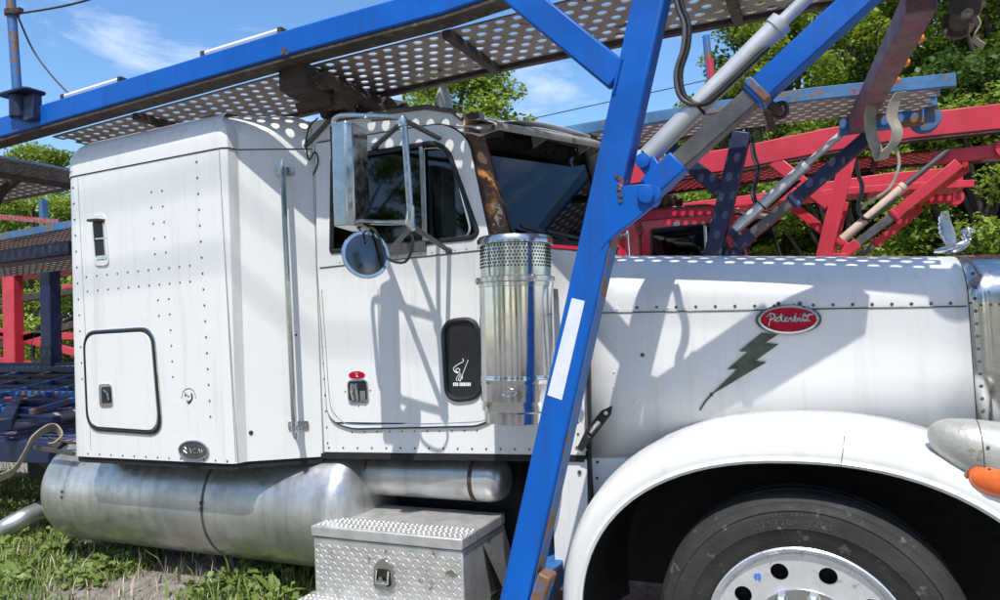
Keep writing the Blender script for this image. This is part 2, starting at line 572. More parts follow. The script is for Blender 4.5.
for k in range(1, 9):
    a = k / 8 * math.pi / 2
    rows.append(inset_loop(plan, 0.26 * (1 - math.cos(a)) - 0.004, 0.15 * (1 - math.cos(a)) - 0.004, 2.63 + 0.155 * math.sin(a)))
rows.append([V((-3.05 + (p.x + 3.05) * 0.5, p.y * 0.5, 2.815)) for p in rows[-1]])
m = B()
vs, fs = loftgrid(rows, True)
n = len(plan)
fs.append(tuple(range((len(rows) - 1) * n, len(rows) * n)))
fs.append(tuple(reversed(range(n))))
m.add(vs, fs)
sleeper = m.build('sleeper', 'white', TR, smooth=32)
m = B()
m.prism([V((p.x * 0.997 - 0.01, p.y * 0.992, 1.035)) for p in plan], (0, 0, 0.029))
m.build('dark_reflection_sheet', 'void', TR)  # unseen dark sheet added to darken what the fuel tank reflects
# seam shadow line and trim under the roof cap
m = B()
loop = [V((p.x, p.y, 2.574)) for p in inset_loop(plan, -0.001, -0.001, 2.574)]
m.tube(loop, 0.0035, 5, closed=True)
m.build('roof_seam', 'void', sleeper)
# rivets on the flank
m = B()
def rv(x, y, pl=SLP, r=0.0055):
    m.dome(pl.on(x, y), pl.n, r)
Z7 = lambda x, y: (x / 3.332, 180 + y / 3.332)
for k in range(15):
    rv(*Z7(238 + k * 2.6, -80 + k * 53))
for a, b in (((505, 40), (540, 36)), ((505, 92), (543, 88)), ((511, 145), (547, 140)), ((514, 195), (550, 190)), ((517, 247), (553, 241)),
             ((527, 400), (563, 396)), ((530, 452), (566, 447))):
    rv(*Z7(*a)); rv(*Z7(*b))
for k in range(4):
    rv(*Z7(569 + k * 2.5, 500 + k * 52))
for k in range(11):
    rv(*Z7(288 + k * 34.5, 323 - k * 3.8))
    rv(*Z7(292 + k * 34.2, 371 - k * 3.3))
for k in range(17):
    rv(*Z7(655 + k * 2.9, -60 + k * 53), r=0.006)
for k in range(15):
    rv(70 + k * 10.4, 172 - k * 2.1, r=0.006)
for k in range(4):
    rv(227 + k * 21, 144 - 0.2 * k, TAP, r=0.006)
for k in range(13):
    rv(88 + k * 11.6, 453.5 + k * 0.62)
m.build('rivets', 'greysteel', sleeper, kind='stuff')
# sleeper flank panel seams (thin lines)
for a_, b_ in (((77.5, 170), (91, 450)), ((219, 150), (236, 462))):
    m = B()
    m.tube([SLP.on(*a_), SLP.on(*b_)], 0.0022, 5)
    m.build('panel_seam', 'alum', sleeper)
# luggage door
def rect_px(pl, pts, r, off=0.0, n=6):
    return round_poly([pl.on(x, y, off) for x, y in pts], r, n)
D = [(85, 333), (153, 329), (162, 433), (89, 428)]
op = rect_px(SLP, D, 0.09)
c = sum(op, V()) / len(op)
m = B()
m.plate([c + (p - c) * 0.955 for p in op], [], SLP.n * 0.012)
ld = m.build('luggage_door', 'white', TR, bevel=0.004)
m = B()
m.tube([p + SLP.n * 0.004 for p in op], 0.009, 8, closed=True)
m.build('door_seal', 'black', ld)
m = B()
m.tube([c + (p - c) * 1.035 + SLP.n * 0.001 for p in op], 0.005, 6, closed=True)
m.build('door_trim', 'steel', ld)
m = B()
lp = rect_px(SLP, [(99.5, 384), (112, 383.5), (113.5, 406), (100.5, 406.5)], 0.02, 0.012)
m.plate(lp, [], SLP.n * 0.006)
m.build('latch_plate', 'steel', ld, bevel=0.002)
m = B()
lp = rect_px(SLP, [(101.5, 387), (110.5, 386.5), (111.8, 403), (102.2, 403.5)], 0.012, 0.0185)
m.plate(lp, [], SLP.n * 0.002)
m.build('latch_recess', 'black', ld)
m = B()
m.tube([SLP.on(104, 390, 0.022), SLP.on(107.5, 393, 0.026), SLP.on(109, 400, 0.022)], 0.006, 6)
m.dome(SLP.on(107, 379, 0.0), SLP.n, 0.008)
m.build('latch_lever', 'steel', ld)
# vent window
m = B()
Dv = [(92.5, 219.5), (105, 217.5), (108.5, 262), (96, 262.5)]
op = rect_px(SLP, Dv, 0.03)
c = sum(op, V()) / len(op)
m.plate([c + (p - c) * 1.16 for p in op], [[c + (p - c) * 0.9 for p in op]], SLP.n * 0.008)
vt = m.build('vent_frame', 'white', TR, bevel=0.003)
m = B()
m.plate([c + (p - c) * 0.92 for p in op], [], SLP.n * 0.003)
m.build('vent_glass', 'black', vt)
m = B()
a = SLP.on(91, 221, 0.03)
b2 = SLP.on(101, 220, 0.03)
m.bar(a, b2, 0.012, 0.05, SLP.n)
m.build('vent_hood', 'darkrust', vt)
m = B()
m.bar(SLP.on(95.5, 239, 0.006), SLP.on(106.5, 238, 0.006), 0.008, 0.006, SLP.n)
m.bar(SLP.on(97, 258, 0.006), SLP.on(107.5, 257, 0.006), 0.02, 0.01, SLP.n)
m.bar(SLP.on(103.5, 221, 0.005), SLP.on(106.5, 260, 0.005), 0.012, 0.006, SLP.n)
m.build('vent_bars', 'steel', vt)
# small oval plate low on the flank, with a script too worn to read
def oval(pl, cx, cy, wx, wy, off, n=28, tilt=0.0):
    o_ = pl.on(cx, cy, off)
    ax = pl.on(cx + wx, cy + tilt * wx, off) - o_
    ay = pl.on(cx, cy - wy, off) - o_
    return [o_ + ax * math.cos(2 * math.pi * k / n) + ay * math.sin(2 * math.pi * k / n) for k in range(n)], o_, ax, ay
ov, oo, ax, ay = oval(SLP, 194.5, 450.3, 14.6, 9.6, 0.0, tilt=0.06)
m = B()
m.plate(ov, [], SLP.n * 0.008)
pl_ = m.build('oval_badge', 'greysteel', TR, bevel=0.003)
m = B()
m.tube([p + SLP.n * 0.008 for p in ov], 0.0045, 6, closed=True)
m.build('badge_rim', 'steel', pl_)
m = B()
def stroke(mb, o_, ax, ay, pts, off, r, nn):
    mb.tube(smooth_path([o_ + ax * x + ay * y + nn * off for x, y in pts], 3), r, 4)
sq = [[(-.7, -.25), (-.62, .35), (-.45, .1), (-.62, 0), (-.42, -.3)], [(-.3, -.1), (-.2, .2), (-.1, -.25), (0, .1)],
      [(0.02, .15), (.2, .2), (.05, -.2), (.25, -.2)], [(.34, -.2), (.42, .2), (.5, -.2)], [(.58, .2), (.65, -.05), (.75, .2), (.62, -.4)]]
for q in sq:
    stroke(m, oo, ax, ay, q, 0.010, 0.0022, SLP.n)
m.build('badge_script', 'alum', pl_)
# little round sticker of strokes
m = B()
_, oo, ax, ay = oval(SLP, 188.7, 396.5, 7.6, 8.0, 0.001)
for q, r_ in (([(-.95, -.25), (-.8, .5), (-.3, .95), (.3, .95), (.75, .5), (.95, -.25)], 0.0014), ([(-.45, .5), (-.5, .05), (-.3, .25), (-.1, .0), (.1, .1)], 0.002),
              ([(.35, .4), (.45, -.1), (.3, -.5)], 0.005), ([(-.2, -.5), (.0, -.72), (.25, -.55)], 0.006)):
    stroke(m, oo, ax, ay, q, 0.0, r_, SLP.n)
m.build('sticker', 'darkmark', sleeper)
# grab rail on the angled flank
m = B()
P = [TAP.on(279, 172, 0.0), TAP.on(281.5, 174, 0.075), TAP.on(283, 182, 0.08), TAP.on(294, 418, 0.08), TAP.on(295.5, 425, 0.075), TAP.on(294, 427, 0.0)]
m.tube(smooth_path(P, 5), 0.014, 10)
gr = m.build('grab_rail', 'chrome', TR)
for x0, y0, x1, y1 in ((274.5, 168, 294, 176.5), (288, 421, 308.5, 430)):
    m = B()
    m.plate(rect_px(TAP, [(x0, y0), (x1, y0 - 0.5), (x1 + 0.5, y1 - 0.5), (x0 + 0.5, y1)], 0.01), [], TAP.n * 0.006)
    for q in (x0 + 3, x1 - 3):
        m.dome(TAP.on(q, (y0 + y1) / 2, 0.006), TAP.n, 0.007)
    m.build('rail_bracket', 'steel', gr, bevel=0.001)
# bits stuck to the bend of the sleeper: hasp, bracket
m = B()
pp = [TAP.on(224, 168, 0.006), TAP.on(228, 174, 0.02), TAP.on(229.5, 186, 0.02), TAP.on(226, 192, 0.008)]
m.tube(smooth_path(pp, 4), 0.006, 6)
m.build('hasp', 'greysteel', sleeper, bevel=0.002)
for q, sz in (((225, 198), (0.012, 0.014, 0.05)), ((232, 306), (0.03, 0.02, 0.09)), ((233, 330), (0.012, 0.012, 0.05))):
    m = B()
    m.box(TAP.on(*q, 0.006), sz)
    m.build('hinge_leaf', 'greysteel', sleeper, bevel=0.002)
m = B()
m.dome(TAP.on(251, 432.5), TAP.n, 0.011)
m.dome(TAP.on(296, 335), TAP.n, 0.006)
m.build('plug', 'darkmark', sleeper)

# ---- cab ---------------------------------------------------------
cabout = [CAB.on(x, y) for x, y in ((324, 452.5), (585, 455.5), (583, 252), (491, 246), (464, 119), (452, 111), (425, 107), (311, 121))]
win = [(334, 160), (434, 143.5), (449, 150), (479, 233), (474, 238), (333, 252)]
winp = round_poly([CAB.on(*p) for p in win], [0.01, 0.03, 0.05, 0.02, 0.03, 0.01], 4)
m = B()
m.plate(cabout, [winp], -CAB.n * 0.03)
cabside = m.build('cab_side', 'white', TR, bevel=0.004)
# mirrored flank, floor, back, roof
def mir(P):
    return [V((p.x, -p.y, p.z)) for p in P]
m = B()
m.plate(mir(cabout), [mir(winp)], V((CAB.n.x, CAB.n.y * -1, 0)) * -0.03)
m.build('cab_side', 'white', TR)
xr = -2.26
m = B()
m.box((-1.60, 0, 1.12), (1.24, 1.64, 0.05))
m.box((-2.22, 0, 1.85), (0.03, 1.86, 1.5))
m.box((-1.0, 0, 1.50), (0.04, 1.66, 0.82))
m.build('cab_floor', 'interior', TR)
# roof: lofted crown
def roof_sec(x, ze, half, crown):
    P = []
    for k in range(-10, 11):
        t = k / 10
        P.append(V((x, half * t, ze + crown * (1 - abs(t) ** 3.2))))
    return P
st = [(-2.28, 2.585, 0.975, 0.16), (-2.0, 2.60, 0.955, 0.17), (-1.7, 2.60, 0.93, 0.17), (-1.5, 2.585, 0.915, 0.16), (-1.40, 2.565, 0.905, 0.14)]
rows = [roof_sec(*q) for q in st]
low = [[p - V((0, 0, 0.03)) for p in r] for r in rows]
# front edge swept forward in the middle to follow the split windscreen
for rr in (rows, low):
    rr.append([V((-1.36 + 0.24 * (1 - abs(p.y) / 0.905), p.y, p.z - 0.02)) for p in rr[-1]])
m = B()
m.add(*loftgrid(rows))
m.add(*loftgrid([list(reversed(r)) for r in low]))
roof = m.build('cab_roof', 'cabgrey', TR, smooth=50)
md = roof.modifiers.new('sol', 'SOLIDIFY'); md.thickness = 0.004
m = B()
m.tube([V((-2.28, -0.98, 2.585))] + [CAB.on(x, y, 0.008) for x, y in ((330, 120), (380, 113), (425, 107), (452, 111), (462, 119))], 0.012, 7)
m.build('drip_rail', 'greysteel', roof)
# windscreen: two swept panes
def scr(s):
    a = at(477, 122, Y=-0.83)
    c_ = at(514, 239, Y=-0.80)
    A = V((a.x, s * 0.83, a.z)); Bq = V((a.x + 0.24, s * 0.0, a.z + 0.02))
    Cq = V((c_.x, s * 0.80, c_.z)); Dq = V((c_.x + 0.23, s * 0.0, c_.z + 0.01))
    return A, Bq, Cq, Dq
for s in (-1, 1):
    A, Bq, Cq, Dq = scr(s)
    nn = (Bq - A).cross(Cq - A).normalized()
    if nn.x < 0:
        nn = -nn
    op = round_poly([A, Bq, Dq, Cq], 0.05, 4)
    c = sum(op, V()) / len(op)
    m = B()
    m.plate([c + (p - c) * 0.985 for p in op], [], -nn * 0.005)
    ws = m.build('windscreen', 'glass', TR)
    m = B()
    m.tube([p + nn * 0.004 for p in op], 0.013, 7, closed=True)
    m.build('screen_gasket', 'black', ws)
    # wiper
    m = B()
    e = Cq + (Dq - Cq) * 0.45 + nn * 0.03 + V((0, 0, 0.01))
    f2 = Cq + (Dq - Cq) * 0.05 + (A - Cq) * 0.10 + nn * 0.03
    m.bar(e, f2, 0.02, 0.012, nn)
    m.bar(Cq + (Dq - Cq) * 0.8 + nn * 0.04, (e + f2) / 2 + nn * 0.015, 0.014, 0.01, nn)
    m.build('wiper', 'black', ws)
# A pillar, rusted
A, Bq, Cq, Dq = scr(-1)
for s in (-1, 1):
    k = lambda p: V((p.x, p.y * (-s), p.z))
    t0, t1 = CAB.on(461, 116, 0.004), CAB.on(491.5, 243, 0.004)
    m = B()
    q0, q1 = A + V((0.004, 0.01, 0.05)), Cq + V((0.004, 0.01, -0.03))
    rows = []
    for j in range(9):
        u_ = j / 8
        o0, o1 = t0.lerp(t1, u_), q0.lerp(q1, u_)
        mid = (o0 + o1) / 2 + V((0.035, -0.012, 0))
        rows.append([k(o0), k(o0.lerp(mid, 0.6) + V((0.004, -0.006, 0))), k(mid), k(o1.lerp(mid, 0.45)), k(o1)])
    m.add(*loftgrid(rows))
    ap = m.build('windscreen_pillar', 'rusty', TR, smooth=60)
    md = ap.modifiers.new('sol', 'SOLIDIFY'); md.thickness = 0.012; md.offset = -1
# cowl between screen and hood
m = B()
rows = []
for t in range(-8, 9):
    y_ = t / 8 * 0.84
    sx = Cq.x + 0.23 * (1 - abs(y_) / 0.84)
    rows.append([V((sx - 0.02, y_, Cq.z - 0.02)), V((sx + 0.05, y_, Cq.z - 0.05)), V((-0.955, y_ * 0.97, 1.93)), V((-0.955, y_ * 0.97, 1.15))])
m.add(*loftgrid(rows))
cw = m.build('cowl', 'white', TR)
md = cw.modifiers.new('sol', 'SOLIDIFY'); md.thickness = 0.006
# visor
for s in (-1, 1):
    A, Bq, Cq, Dq = scr(s)
    m = B()
    p0 = V((A.x - 0.02, s * 0.90, 2.60)); p1 = V((Bq.x + 0.01, s * 0.012, 2.665))
    f0 = V((A.x + 0.12, s * 0.90, 2.565)); f1 = V((Bq.x + 0.13, s * 0.012, 2.625))
    rows = []
    for j in range(7):
        t = j / 6
        a_, b_ = p0.lerp(p1, t), f0.lerp(f1, t)
        rows.append([a_, a_.lerp(b_, 0.5) + V((0, 0, 0.012)), b_, b_ + V((0.004, 0, -0.03))])
    m.add(*loftgrid(rows))
    vz = m.build('sun_visor', 'visor', TR, smooth=50)
    md = vz.modifiers.new('sol', 'SOLIDIFY'); md.thickness = 0.005
    for t in (0.03, 0.5, 0.93):
        m = B()
        a_, b_ = p0.lerp(p1, t) + V((0.0, 0, -0.01)), f0.lerp(f1, t) + V((0, 0, -0.01))
        m.prism([a_, b_ - V((0.03, 0, 0)), a_ - V((-0.01, 0, 0.08))], (0, 0.006, 0))
        m.build('visor_bracket', 'visor', vz)
# door: rear edge, belt, upper frame
dpx = [(318.5, 264), (316.5, 144), (446, 124), (469, 139), (490.5, 240), (496, 330), (497.5, 416), (478, 425), (350, 428), (329, 418)]
dp = round_poly([CAB.on(*p, 0.002) for p in dpx], [0.0, 0.02, 0.07, 0.06, 0.02, 0.02, 0.05, 0.03, 0.08, 0.09], 5)
m = B()
m.plate(dp, [round_poly([CAB.on(*p, 0.002) for p in win], [0.01, 0.03, 0.05, 0.02, 0.03, 0.01], 4)], CAB.n * 0.013)
door = m.build('door', 'white', TR, bevel=0.004)
m = B()
m.tube([p + CAB.n * 0.003 for p in dp], 0.0085, 7, closed=True)
m.build('door_seal', 'black', door)
low_ = [p for p in dp if p.z < 2.02]
m = B()
trim = smooth_path([CAB.on(x, y, 0.012) for x, y in ((322, 290), (326, 345), (330, 401), (335, 414), (343, 421.5), (352, 424), (400, 424.5), (474, 422), (486, 419))], 4)
m.tube(trim, 0.0045, 6)
m.build('door_bead', 'steel', door)
# belt seam
m = B()
m.tube([CAB.on(320, 268, 0.0155), CAB.on(405, 258.5, 0.0155), CAB.on(489, 249.5, 0.0155)], 0.0035, 5)
m.build('belt_seam', 'greysteel', door)
# window
gp = [p - CAB.n * 0.004 for p in winp]
m = B()
m.plate(gp, [], -CAB.n * 0.004)
wd = m.build('door_glass', 'glass', door)
m = B()
m.tube([p + CAB.n * 0.012 for p in winp], 0.0125, 7, closed=True)
m.build('window_gasket', 'black', door)
m = B()
fr = round_poly([CAB.on(x, y, 0.010) for x, y in ((424, 148.5), (441, 147.5), (452, 157), (470.5, 228), (468, 236), (426.5, 242))], [0.01, 0.03, 0.03, 0.03, 0.02, 0.01], 4)
m.tube(fr, 0.0055, 6, closed=True)
m.bar(CAB.on(421.5, 147, 0.012), CAB.on(425, 243, 0.012), 0.018, 0.014, CAB.n)
m.build('wing_window_frame', 'steel', door)
# quarter-light latch knobs
m = B()
for x, y in ((437, 138), (374, 147.5)):
    m.plate(rect_px(CAB, [(x - 5, y - 4), (x + 5, y - 5), (x + 5, y + 2), (x - 5, y + 3.5)], 0.008, 0.015), [], CAB.n * 0.006)
    m.dome(CAB.on(x, y - 0.7, 0.021), CAB.n, 0.009)
m.build('mirror_mount', 'steel', door)
# door handle with bezel, small oval badge above
m = B()
m.plate(rect_px(CAB, [(347.8, 381), (367, 380), (368, 401.5), (348.8, 402)], 0.018, 0.015), [], CAB.n * 0.006)
hd = m.build('door_handle', 'black', door)
m = B()
bz = rect_px(CAB, [(347.8, 381), (367, 380), (368, 401.5), (348.8, 402)], 0.018, 0.021)
m.tube(bz, 0.0045, 6, closed=True)
m.tube([CAB.on(352.5, 384, 0.022), CAB.on(352, 392, 0.032), CAB.on(354, 400, 0.022)], 0.009, 8)
m.tube([CAB.on(356.5, 384, 0.022), CAB.on(356.5, 392, 0.032), CAB.on(358, 400, 0.022)], 0.008, 8)
m.box(CAB.on(363.3, 396, 0.022), (0.03, 0.01, 0.05))
for x, y in ((345.5, 391.5), (370.5, 390.5), (359, 406)):
    m.dome(CAB.on(x, y, 0.014), CAB.n, 0.006)
m.build('handle_paddle', 'chrome', door)
ov, oo, ax, ay = oval(CAB, 357, 375, 8, 3.9, 0.015)
m = B()
m.plate(ov, [], CAB.n * 0.004)
m.build('door_badge', 'emred', door)
m = B()
stroke(m, oo, ax, ay, [(-.2, .5), (.15, .45), (-.1, 0), (.15, -.5)], 0.005, 0.003, CAB.n)
m.build('badge_initial', 'chrome', door)
# black oval porthole with white printed hand
ovp = round_poly([CAB.on(x, y, 0.014) for x, y in ((441, 318), (479, 314), (484, 401), (446, 405))], 0.075, 8)
c = sum(ovp, V()) / len(ovp)
m = B()
m.plate([c + (p - c) * 0.88 for p in ovp], [], CAB.n * 0.004)
ph = m.build('porthole', 'black', door)
m = B()
m.tube([c + (p - c) * 0.90 + CAB.n * 0.004 for p in ovp], 0.0125, 8, closed=True)
m.build('porthole_gasket', 'black', door)
m = B()
Zp = lambda x, y: CAB.on(440 + x / 6.66, 315 + y / 6.66, 0.0195)
for q, r_ in (([(150, 290), (155, 310), (120, 330), (90, 355), (100, 378), (120, 388)], 0.0022), ([(188, 300), (170, 345), (150, 400), (150, 425)], 0.0022),
              ([(120, 355), (105, 362), (112, 378), (128, 378), (132, 365), (120, 355)], 0.002), ([(135, 385), (110, 420), (112, 438)], 0.002),
              ([(140, 395), (122, 430), (135, 440)], 0.002), ([(150, 400), (135, 440)], 0.003)):
    m.tube(smooth_path([Zp(*p) for p in q], 3), r_, 5)
x0 = 88
for wd_ in (12, 10, 14, 0, 10, 14, 16, 12, 14, 12):      # a line of print too small to read
    if wd_:
        m.prism([Zp(x0, 450), Zp(x0 + wd_ - 3, 449), Zp(x0 + wd_ - 3, 472), Zp(x0, 473)], CAB.n * 0.001)
        x0 += wd_
    else:
        x0 += 6
m.build('porthole_print', 'mark', ph, smooth=0)
# rivets
m = B()
for k in range(11):
    m.dome(CAB.on(319.2 + k * 0.85, 283 + k * 16), CAB.n, 0.005)
for k in range(17):
    m.dome(CAB.on(329 + k * 14.3, 447.5 + k * 0.12), CAB.n, 0.0052)
for k in range(11):
    m.dome(CAB.on(352 + k * 12.5, 432 - k * 0.15, 0.001), CAB.n, 0.004)
for k in range(13):
    m.dome(CAB.on(340 + k * 11.5, 262.5 - k * 1.2, 0.014), CAB.n, 0.004)
for k in range(5):
    m.dome(CAB.on(577.5 + k * 0.2, 398 + k * 12), CAB.n, 0.006)
m.build('rivets', 'greysteel', cabside, kind='stuff')
# sill under the cab
m = B()
m.bar(CAB.on(324, 455, -0.02), CAB.on(585, 458, -0.02), 0.025, 0.05, CAB.n)
m.build('cab_sill', 'void', cabside)
# cowl side: lower white panel behind the fender
m = B()
pts = [CAB.on(x, y, -0.004) for x, y in ((551, 459), (586.5, 459), (590, 592), (556, 590))]
m.plate(pts, [], -CAB.n * 0.02)
lpn = m.build('cowl_lower_panel', 'white', TR, bevel=0.004)
m = B()
m.dome(CAB.on(579.5, 472), CAB.n, 0.009)
m.build('panel_bolt', 'greysteel', lpn)
m = B()
m.bar(CAB.on(588.3, 330, -0.02), CAB.on(591.5, 600, -0.02), 0.012, 0.02, CAB.n)
m.bar(CAB.on(548, 457, -0.01), CAB.on(588, 457.5, -0.01), 0.010, 0.02, CAB.n)
m.build('cowl_gasket', 'black', lpn)
# rubber hood latch
m = B()
a_, b_ = HOO.on(580, 449, 0.085), HOO.on(613, 405, 0.07)
d = (b_ - a_)
sd_ = d.cross(HOO.n).normalized()
po = [a_ - sd_ * 0.012, a_ + d * 0.35 - sd_ * 0.028, a_ + d * 0.8 - sd_ * 0.024, b_, a_ + d * 0.85 + sd_ * 0.018, a_ + d * 0.3 + sd_ * 0.016, a_ + sd_ * 0.012]
ho = [a_ + d * 0.3 - sd_ * 0.014, a_ + d * 0.62 - sd_ * 0.010, a_ + d * 0.62 + sd_ * 0.007, a_ + d * 0.3 + sd_ * 0.005]
m.plate(po, [ho], HOO.n * 0.016)
ht = m.build('hood_latch', 'black', TR, bevel=0.004)
m = B()
m.tube([HOO.on(576, 447, 0.085), HOO.on(586, 452, 0.085)], 0.012, 8)
m.tube([HOO.on(590, 432, 0.09), HOO.on(599, 421, 0.09)], 0.007, 6)
m.tube([HOO.on(606, 413, 0.0), HOO.on(606, 413, 0.09)], 0.009, 6)
m.build('latch_pin', 'steel', ht)
# cab interior: seats, wheel, dash
for s in (-1, 1):
    m = B()
    m.box((-1.85, s * 0.45, 1.42), (0.5, 0.5, 0.16))
    m.box((-2.06, s * 0.45, 1.85), (0.14, 0.48, 0.8))
    m.build('cab_seat', 'interior', TR, bevel=0.04)
m = B()
m.box((-1.08, 0, 1.78), (0.2, 1.6, 0.34))
m.build('dashboard', 'interior', TR, bevel=0.03)
m = B()
cc = V((-1.32, 0.42, 1.82))
ring = [cc + V((0.06 * math.sin(t_), 0.23 * math.cos(t_), 0.22 * math.sin(t_))) for t_ in [k * math.pi / 12 for k in range(24)]]
m.tube(ring, 0.014, 6, closed=True)
m.tube([cc, cc + V((0.25, 0, -0.1))], 0.03, 8)
m.bar(ring[0], ring[12], 0.02, 0.015)
m.build('steering_wheel', 'black', TR)

# ---- hood --------------------------------------------------------
def hood_sec(X):
    t = (X + 0.95) / 1.44
    ys_ = -0.80 + 0.15 * t
    zb = 1.068 + 0.11 * t
    zs = 1.70 - 0.045 * t
    zt = 1.985 - 0.115 * t
    h = zt - zs
    P = [V((X, ys_, zb)), V((X, ys_, zb + (zs - zb) * 0.5)), V((X, ys_, zs - 0.006)), V((X, ys_, zs))]
    wd = 0.44
    for k in range(1, 11):
        a = k / 10 * math.pi / 2
        P.append(V((X, ys_ - 0.004 + wd * (1 - math.cos(a) ** 0.72), zs + h * (math.sin(a) ** 0.86) * 0.965)))
    P.append(V((X, 0, zt)))
    return P
def both(P):
    return P + [V((p.x, -p.y, p.z)) for p in reversed(P[:-1])]
m = B()
m.add(*loftgrid([both(hood_sec(-0.945 + 1.435 * k / 10)) for k in range(11)]))
hood = m.build('hood', 'white', TR, smooth=30)
md = hood.modifiers.new('sol', 'SOLIDIFY'); md.thickness = 0.012; md.offset = -1
# stainless radiator surround
def crown_sec(X, k):
    P = hood_sec(0.49)
    c_ = V((0.49, 0, 1.45))
    return [V((X, p.y * k, c_.z + (p.z - c_.z) * (1 - (1 - k) * 0.55))) for p in P]
m = B()
m.add(*loftgrid([both(crown_sec(0.493, 1.004)), both(crown_sec(0.56, 1.0)), both(crown_sec(0.63, 0.985)), both(crown_sec(0.69, 0.94)), both(crown_sec(0.72, 0.86)), both(crown_sec(0.725, 0.75))]))
gs = m.build('radiator_surround', 'steel', TR, smooth=40)
md = gs.modifiers.new('sol', 'SOLIDIFY'); md.thickness = 0.006
m = B()
m.box((0.70, 0, 1.42), (0.03, 1.0, 0.75))
m.build('grille_mesh', 'void', gs)
for k in range(14):
    m = B()
    m.tube([(0.722, -0.48 + k * 0.074, 1.06), (0.722, -0.48 + k * 0.074, 1.78)], 0.008, 6)
    m.build('grille_bar', 'chrome', gs)
# hood rivets and seams
m = B()
for k in range(18):
    m.dome(HOO.on(637 + k * 19.6, 307.5 - k * 0.27), HOO.n, 0.0065)
m.build('rivets', 'greysteel', hood, kind='stuff')
m = B()
seamp = [HOO.xz(-0.945 + 1.43 * k / 12, 1.698 - 0.045 * k / 12, 0.0015) for k in range(13)]
m.tube(seamp, 0.003, 5)
m.build('hood_seam', 'greysteel', hood)
m = B()
for k in range(13):
    z_ = 1.22 + k * 0.046
    m.dome(V((0.512, -0.650, z_)), HOO.n, 0.0075)
for k in range(5):
    m.dome(V((0.53 + k * 0.03, -0.65, 1.655)), V((0, -1, 0)), 0.006)
m.build('surround_rivets', 'greysteel', gs, kind='stuff')
m = B()
for x, y in ((617, 309), (617, 337), (616, 355), (614, 372), (614, 387), (643, 310), (643, 320), (643, 338), (634, 402), (636, 412), (656, 309), (668, 308)):
    m.dome(HOO.on(x, y), HOO.n, 0.006)
m.build('rivets', 'white', hood, kind='stuff')
m = B()
m.dome(HOO.on(642.5, 355), HOO.n, 0.009)
m.build('paint_chip', 'greysteel', hood)
m = B()
m.dome(HOO.on(711.5, 394.5), HOO.n, 0.008)
m.tube([HOO.on(711, 395, 0.003), HOO.on(705, 402, 0.003), HOO.on(700, 410, 0.002)], 0.004, 5)
m.build('paint_chip', 'greysteel', hood)
# bolt-shaped decal
Zb = lambda x, y: HOO.on(570 + x / 3, 240 + y / 3, 0.002)
m = B()
m.prism([Zb(*p) for p in ((575, 278), (507, 334), (535, 334), (472, 388), (503, 386), (418, 468), (545, 392), (590, 366), (556, 362), (626, 312), (585, 308), (625, 283))], HOO.n * 0.003)
m.build('bolt_decal', 'olive', hood)
# oval badge
ov, oo, ax, ay = oval(HOO, 788, 319.5, 33.5, 15, 0.0, 40, tilt=-0.01)
m = B()
m.plate(ov, [], HOO.n * 0.012)
bd = m.build('hood_badge', 'greysteel', TR, bevel=0.004)
m = B()
m.tube([oo + (p - oo) * 0.87 + HOO.n * 0.013 for p in ov], 0.006, 7, closed=True)
m.build('badge_rim', 'chrome', bd)
m = B()
m.plate([oo + (p - oo) * 0.82 + HOO.n * 0.0125 for p in ov], [], HOO.n * 0.002)
m.build('badge_field', 'emred', bd)
m = B()
def script(mb, word_strokes, r_):
    for q in word_strokes:
        stroke(mb, oo, ax, ay, q, 0.0165, r_, HOO.n)
S_ = [[(-.60, -.45), (-.53, .35)], [(-.66, .18), (-.55, .42), (-.42, .34), (-.43, .1), (-.56, .02)],
      [(-.44, -.08), (-.34, .05), (-.31, .16), (-.37, .12), (-.36, -.12), (-.27, -.08)],
      [(-.27, -.08), (-.20, .40)], [(-.23, .40), (-.21, -.05), (-.14, -.10)], [(-.29, .2), (-.14, .25)],
      [(-.14, -.10), (-.06, .03), (-.03, .15), (-.09, .12), (-.08, -.12), (.0, -.08)],
      [(.0, -.08), (.05, .15), (.07, .05), (.12, .16)], [(.10, .14), (.10, -.10), (.16, -.05), (.24, .42)], [(.23, .42), (.19, -.1), (.27, -.1), (.29, .05), (.22, .1)],
      [(.28, .02), (.34, .14), (.34, -.1), (.40, -.06)], [(.355, .27), (.365, .31)], [(.40, -.06), (.50, .42), (.45, .3), (.46, -.08), (.52, -.08)],
      [(.52, -.08), (.62, .40)], [(.60, .36), (.57, -.06), (.66, -.10)], [(.50, .24), (.74, .34)]]
script(m, S_, 0.0032)
m.build('badge_script', 'chrome', bd)
m = B()
for x in (778.5, 800):
    m.dome(HOO.on(x, 303.5, 0.004), HOO.n, 0.008)
m.build('badge_stud', 'greysteel', bd)
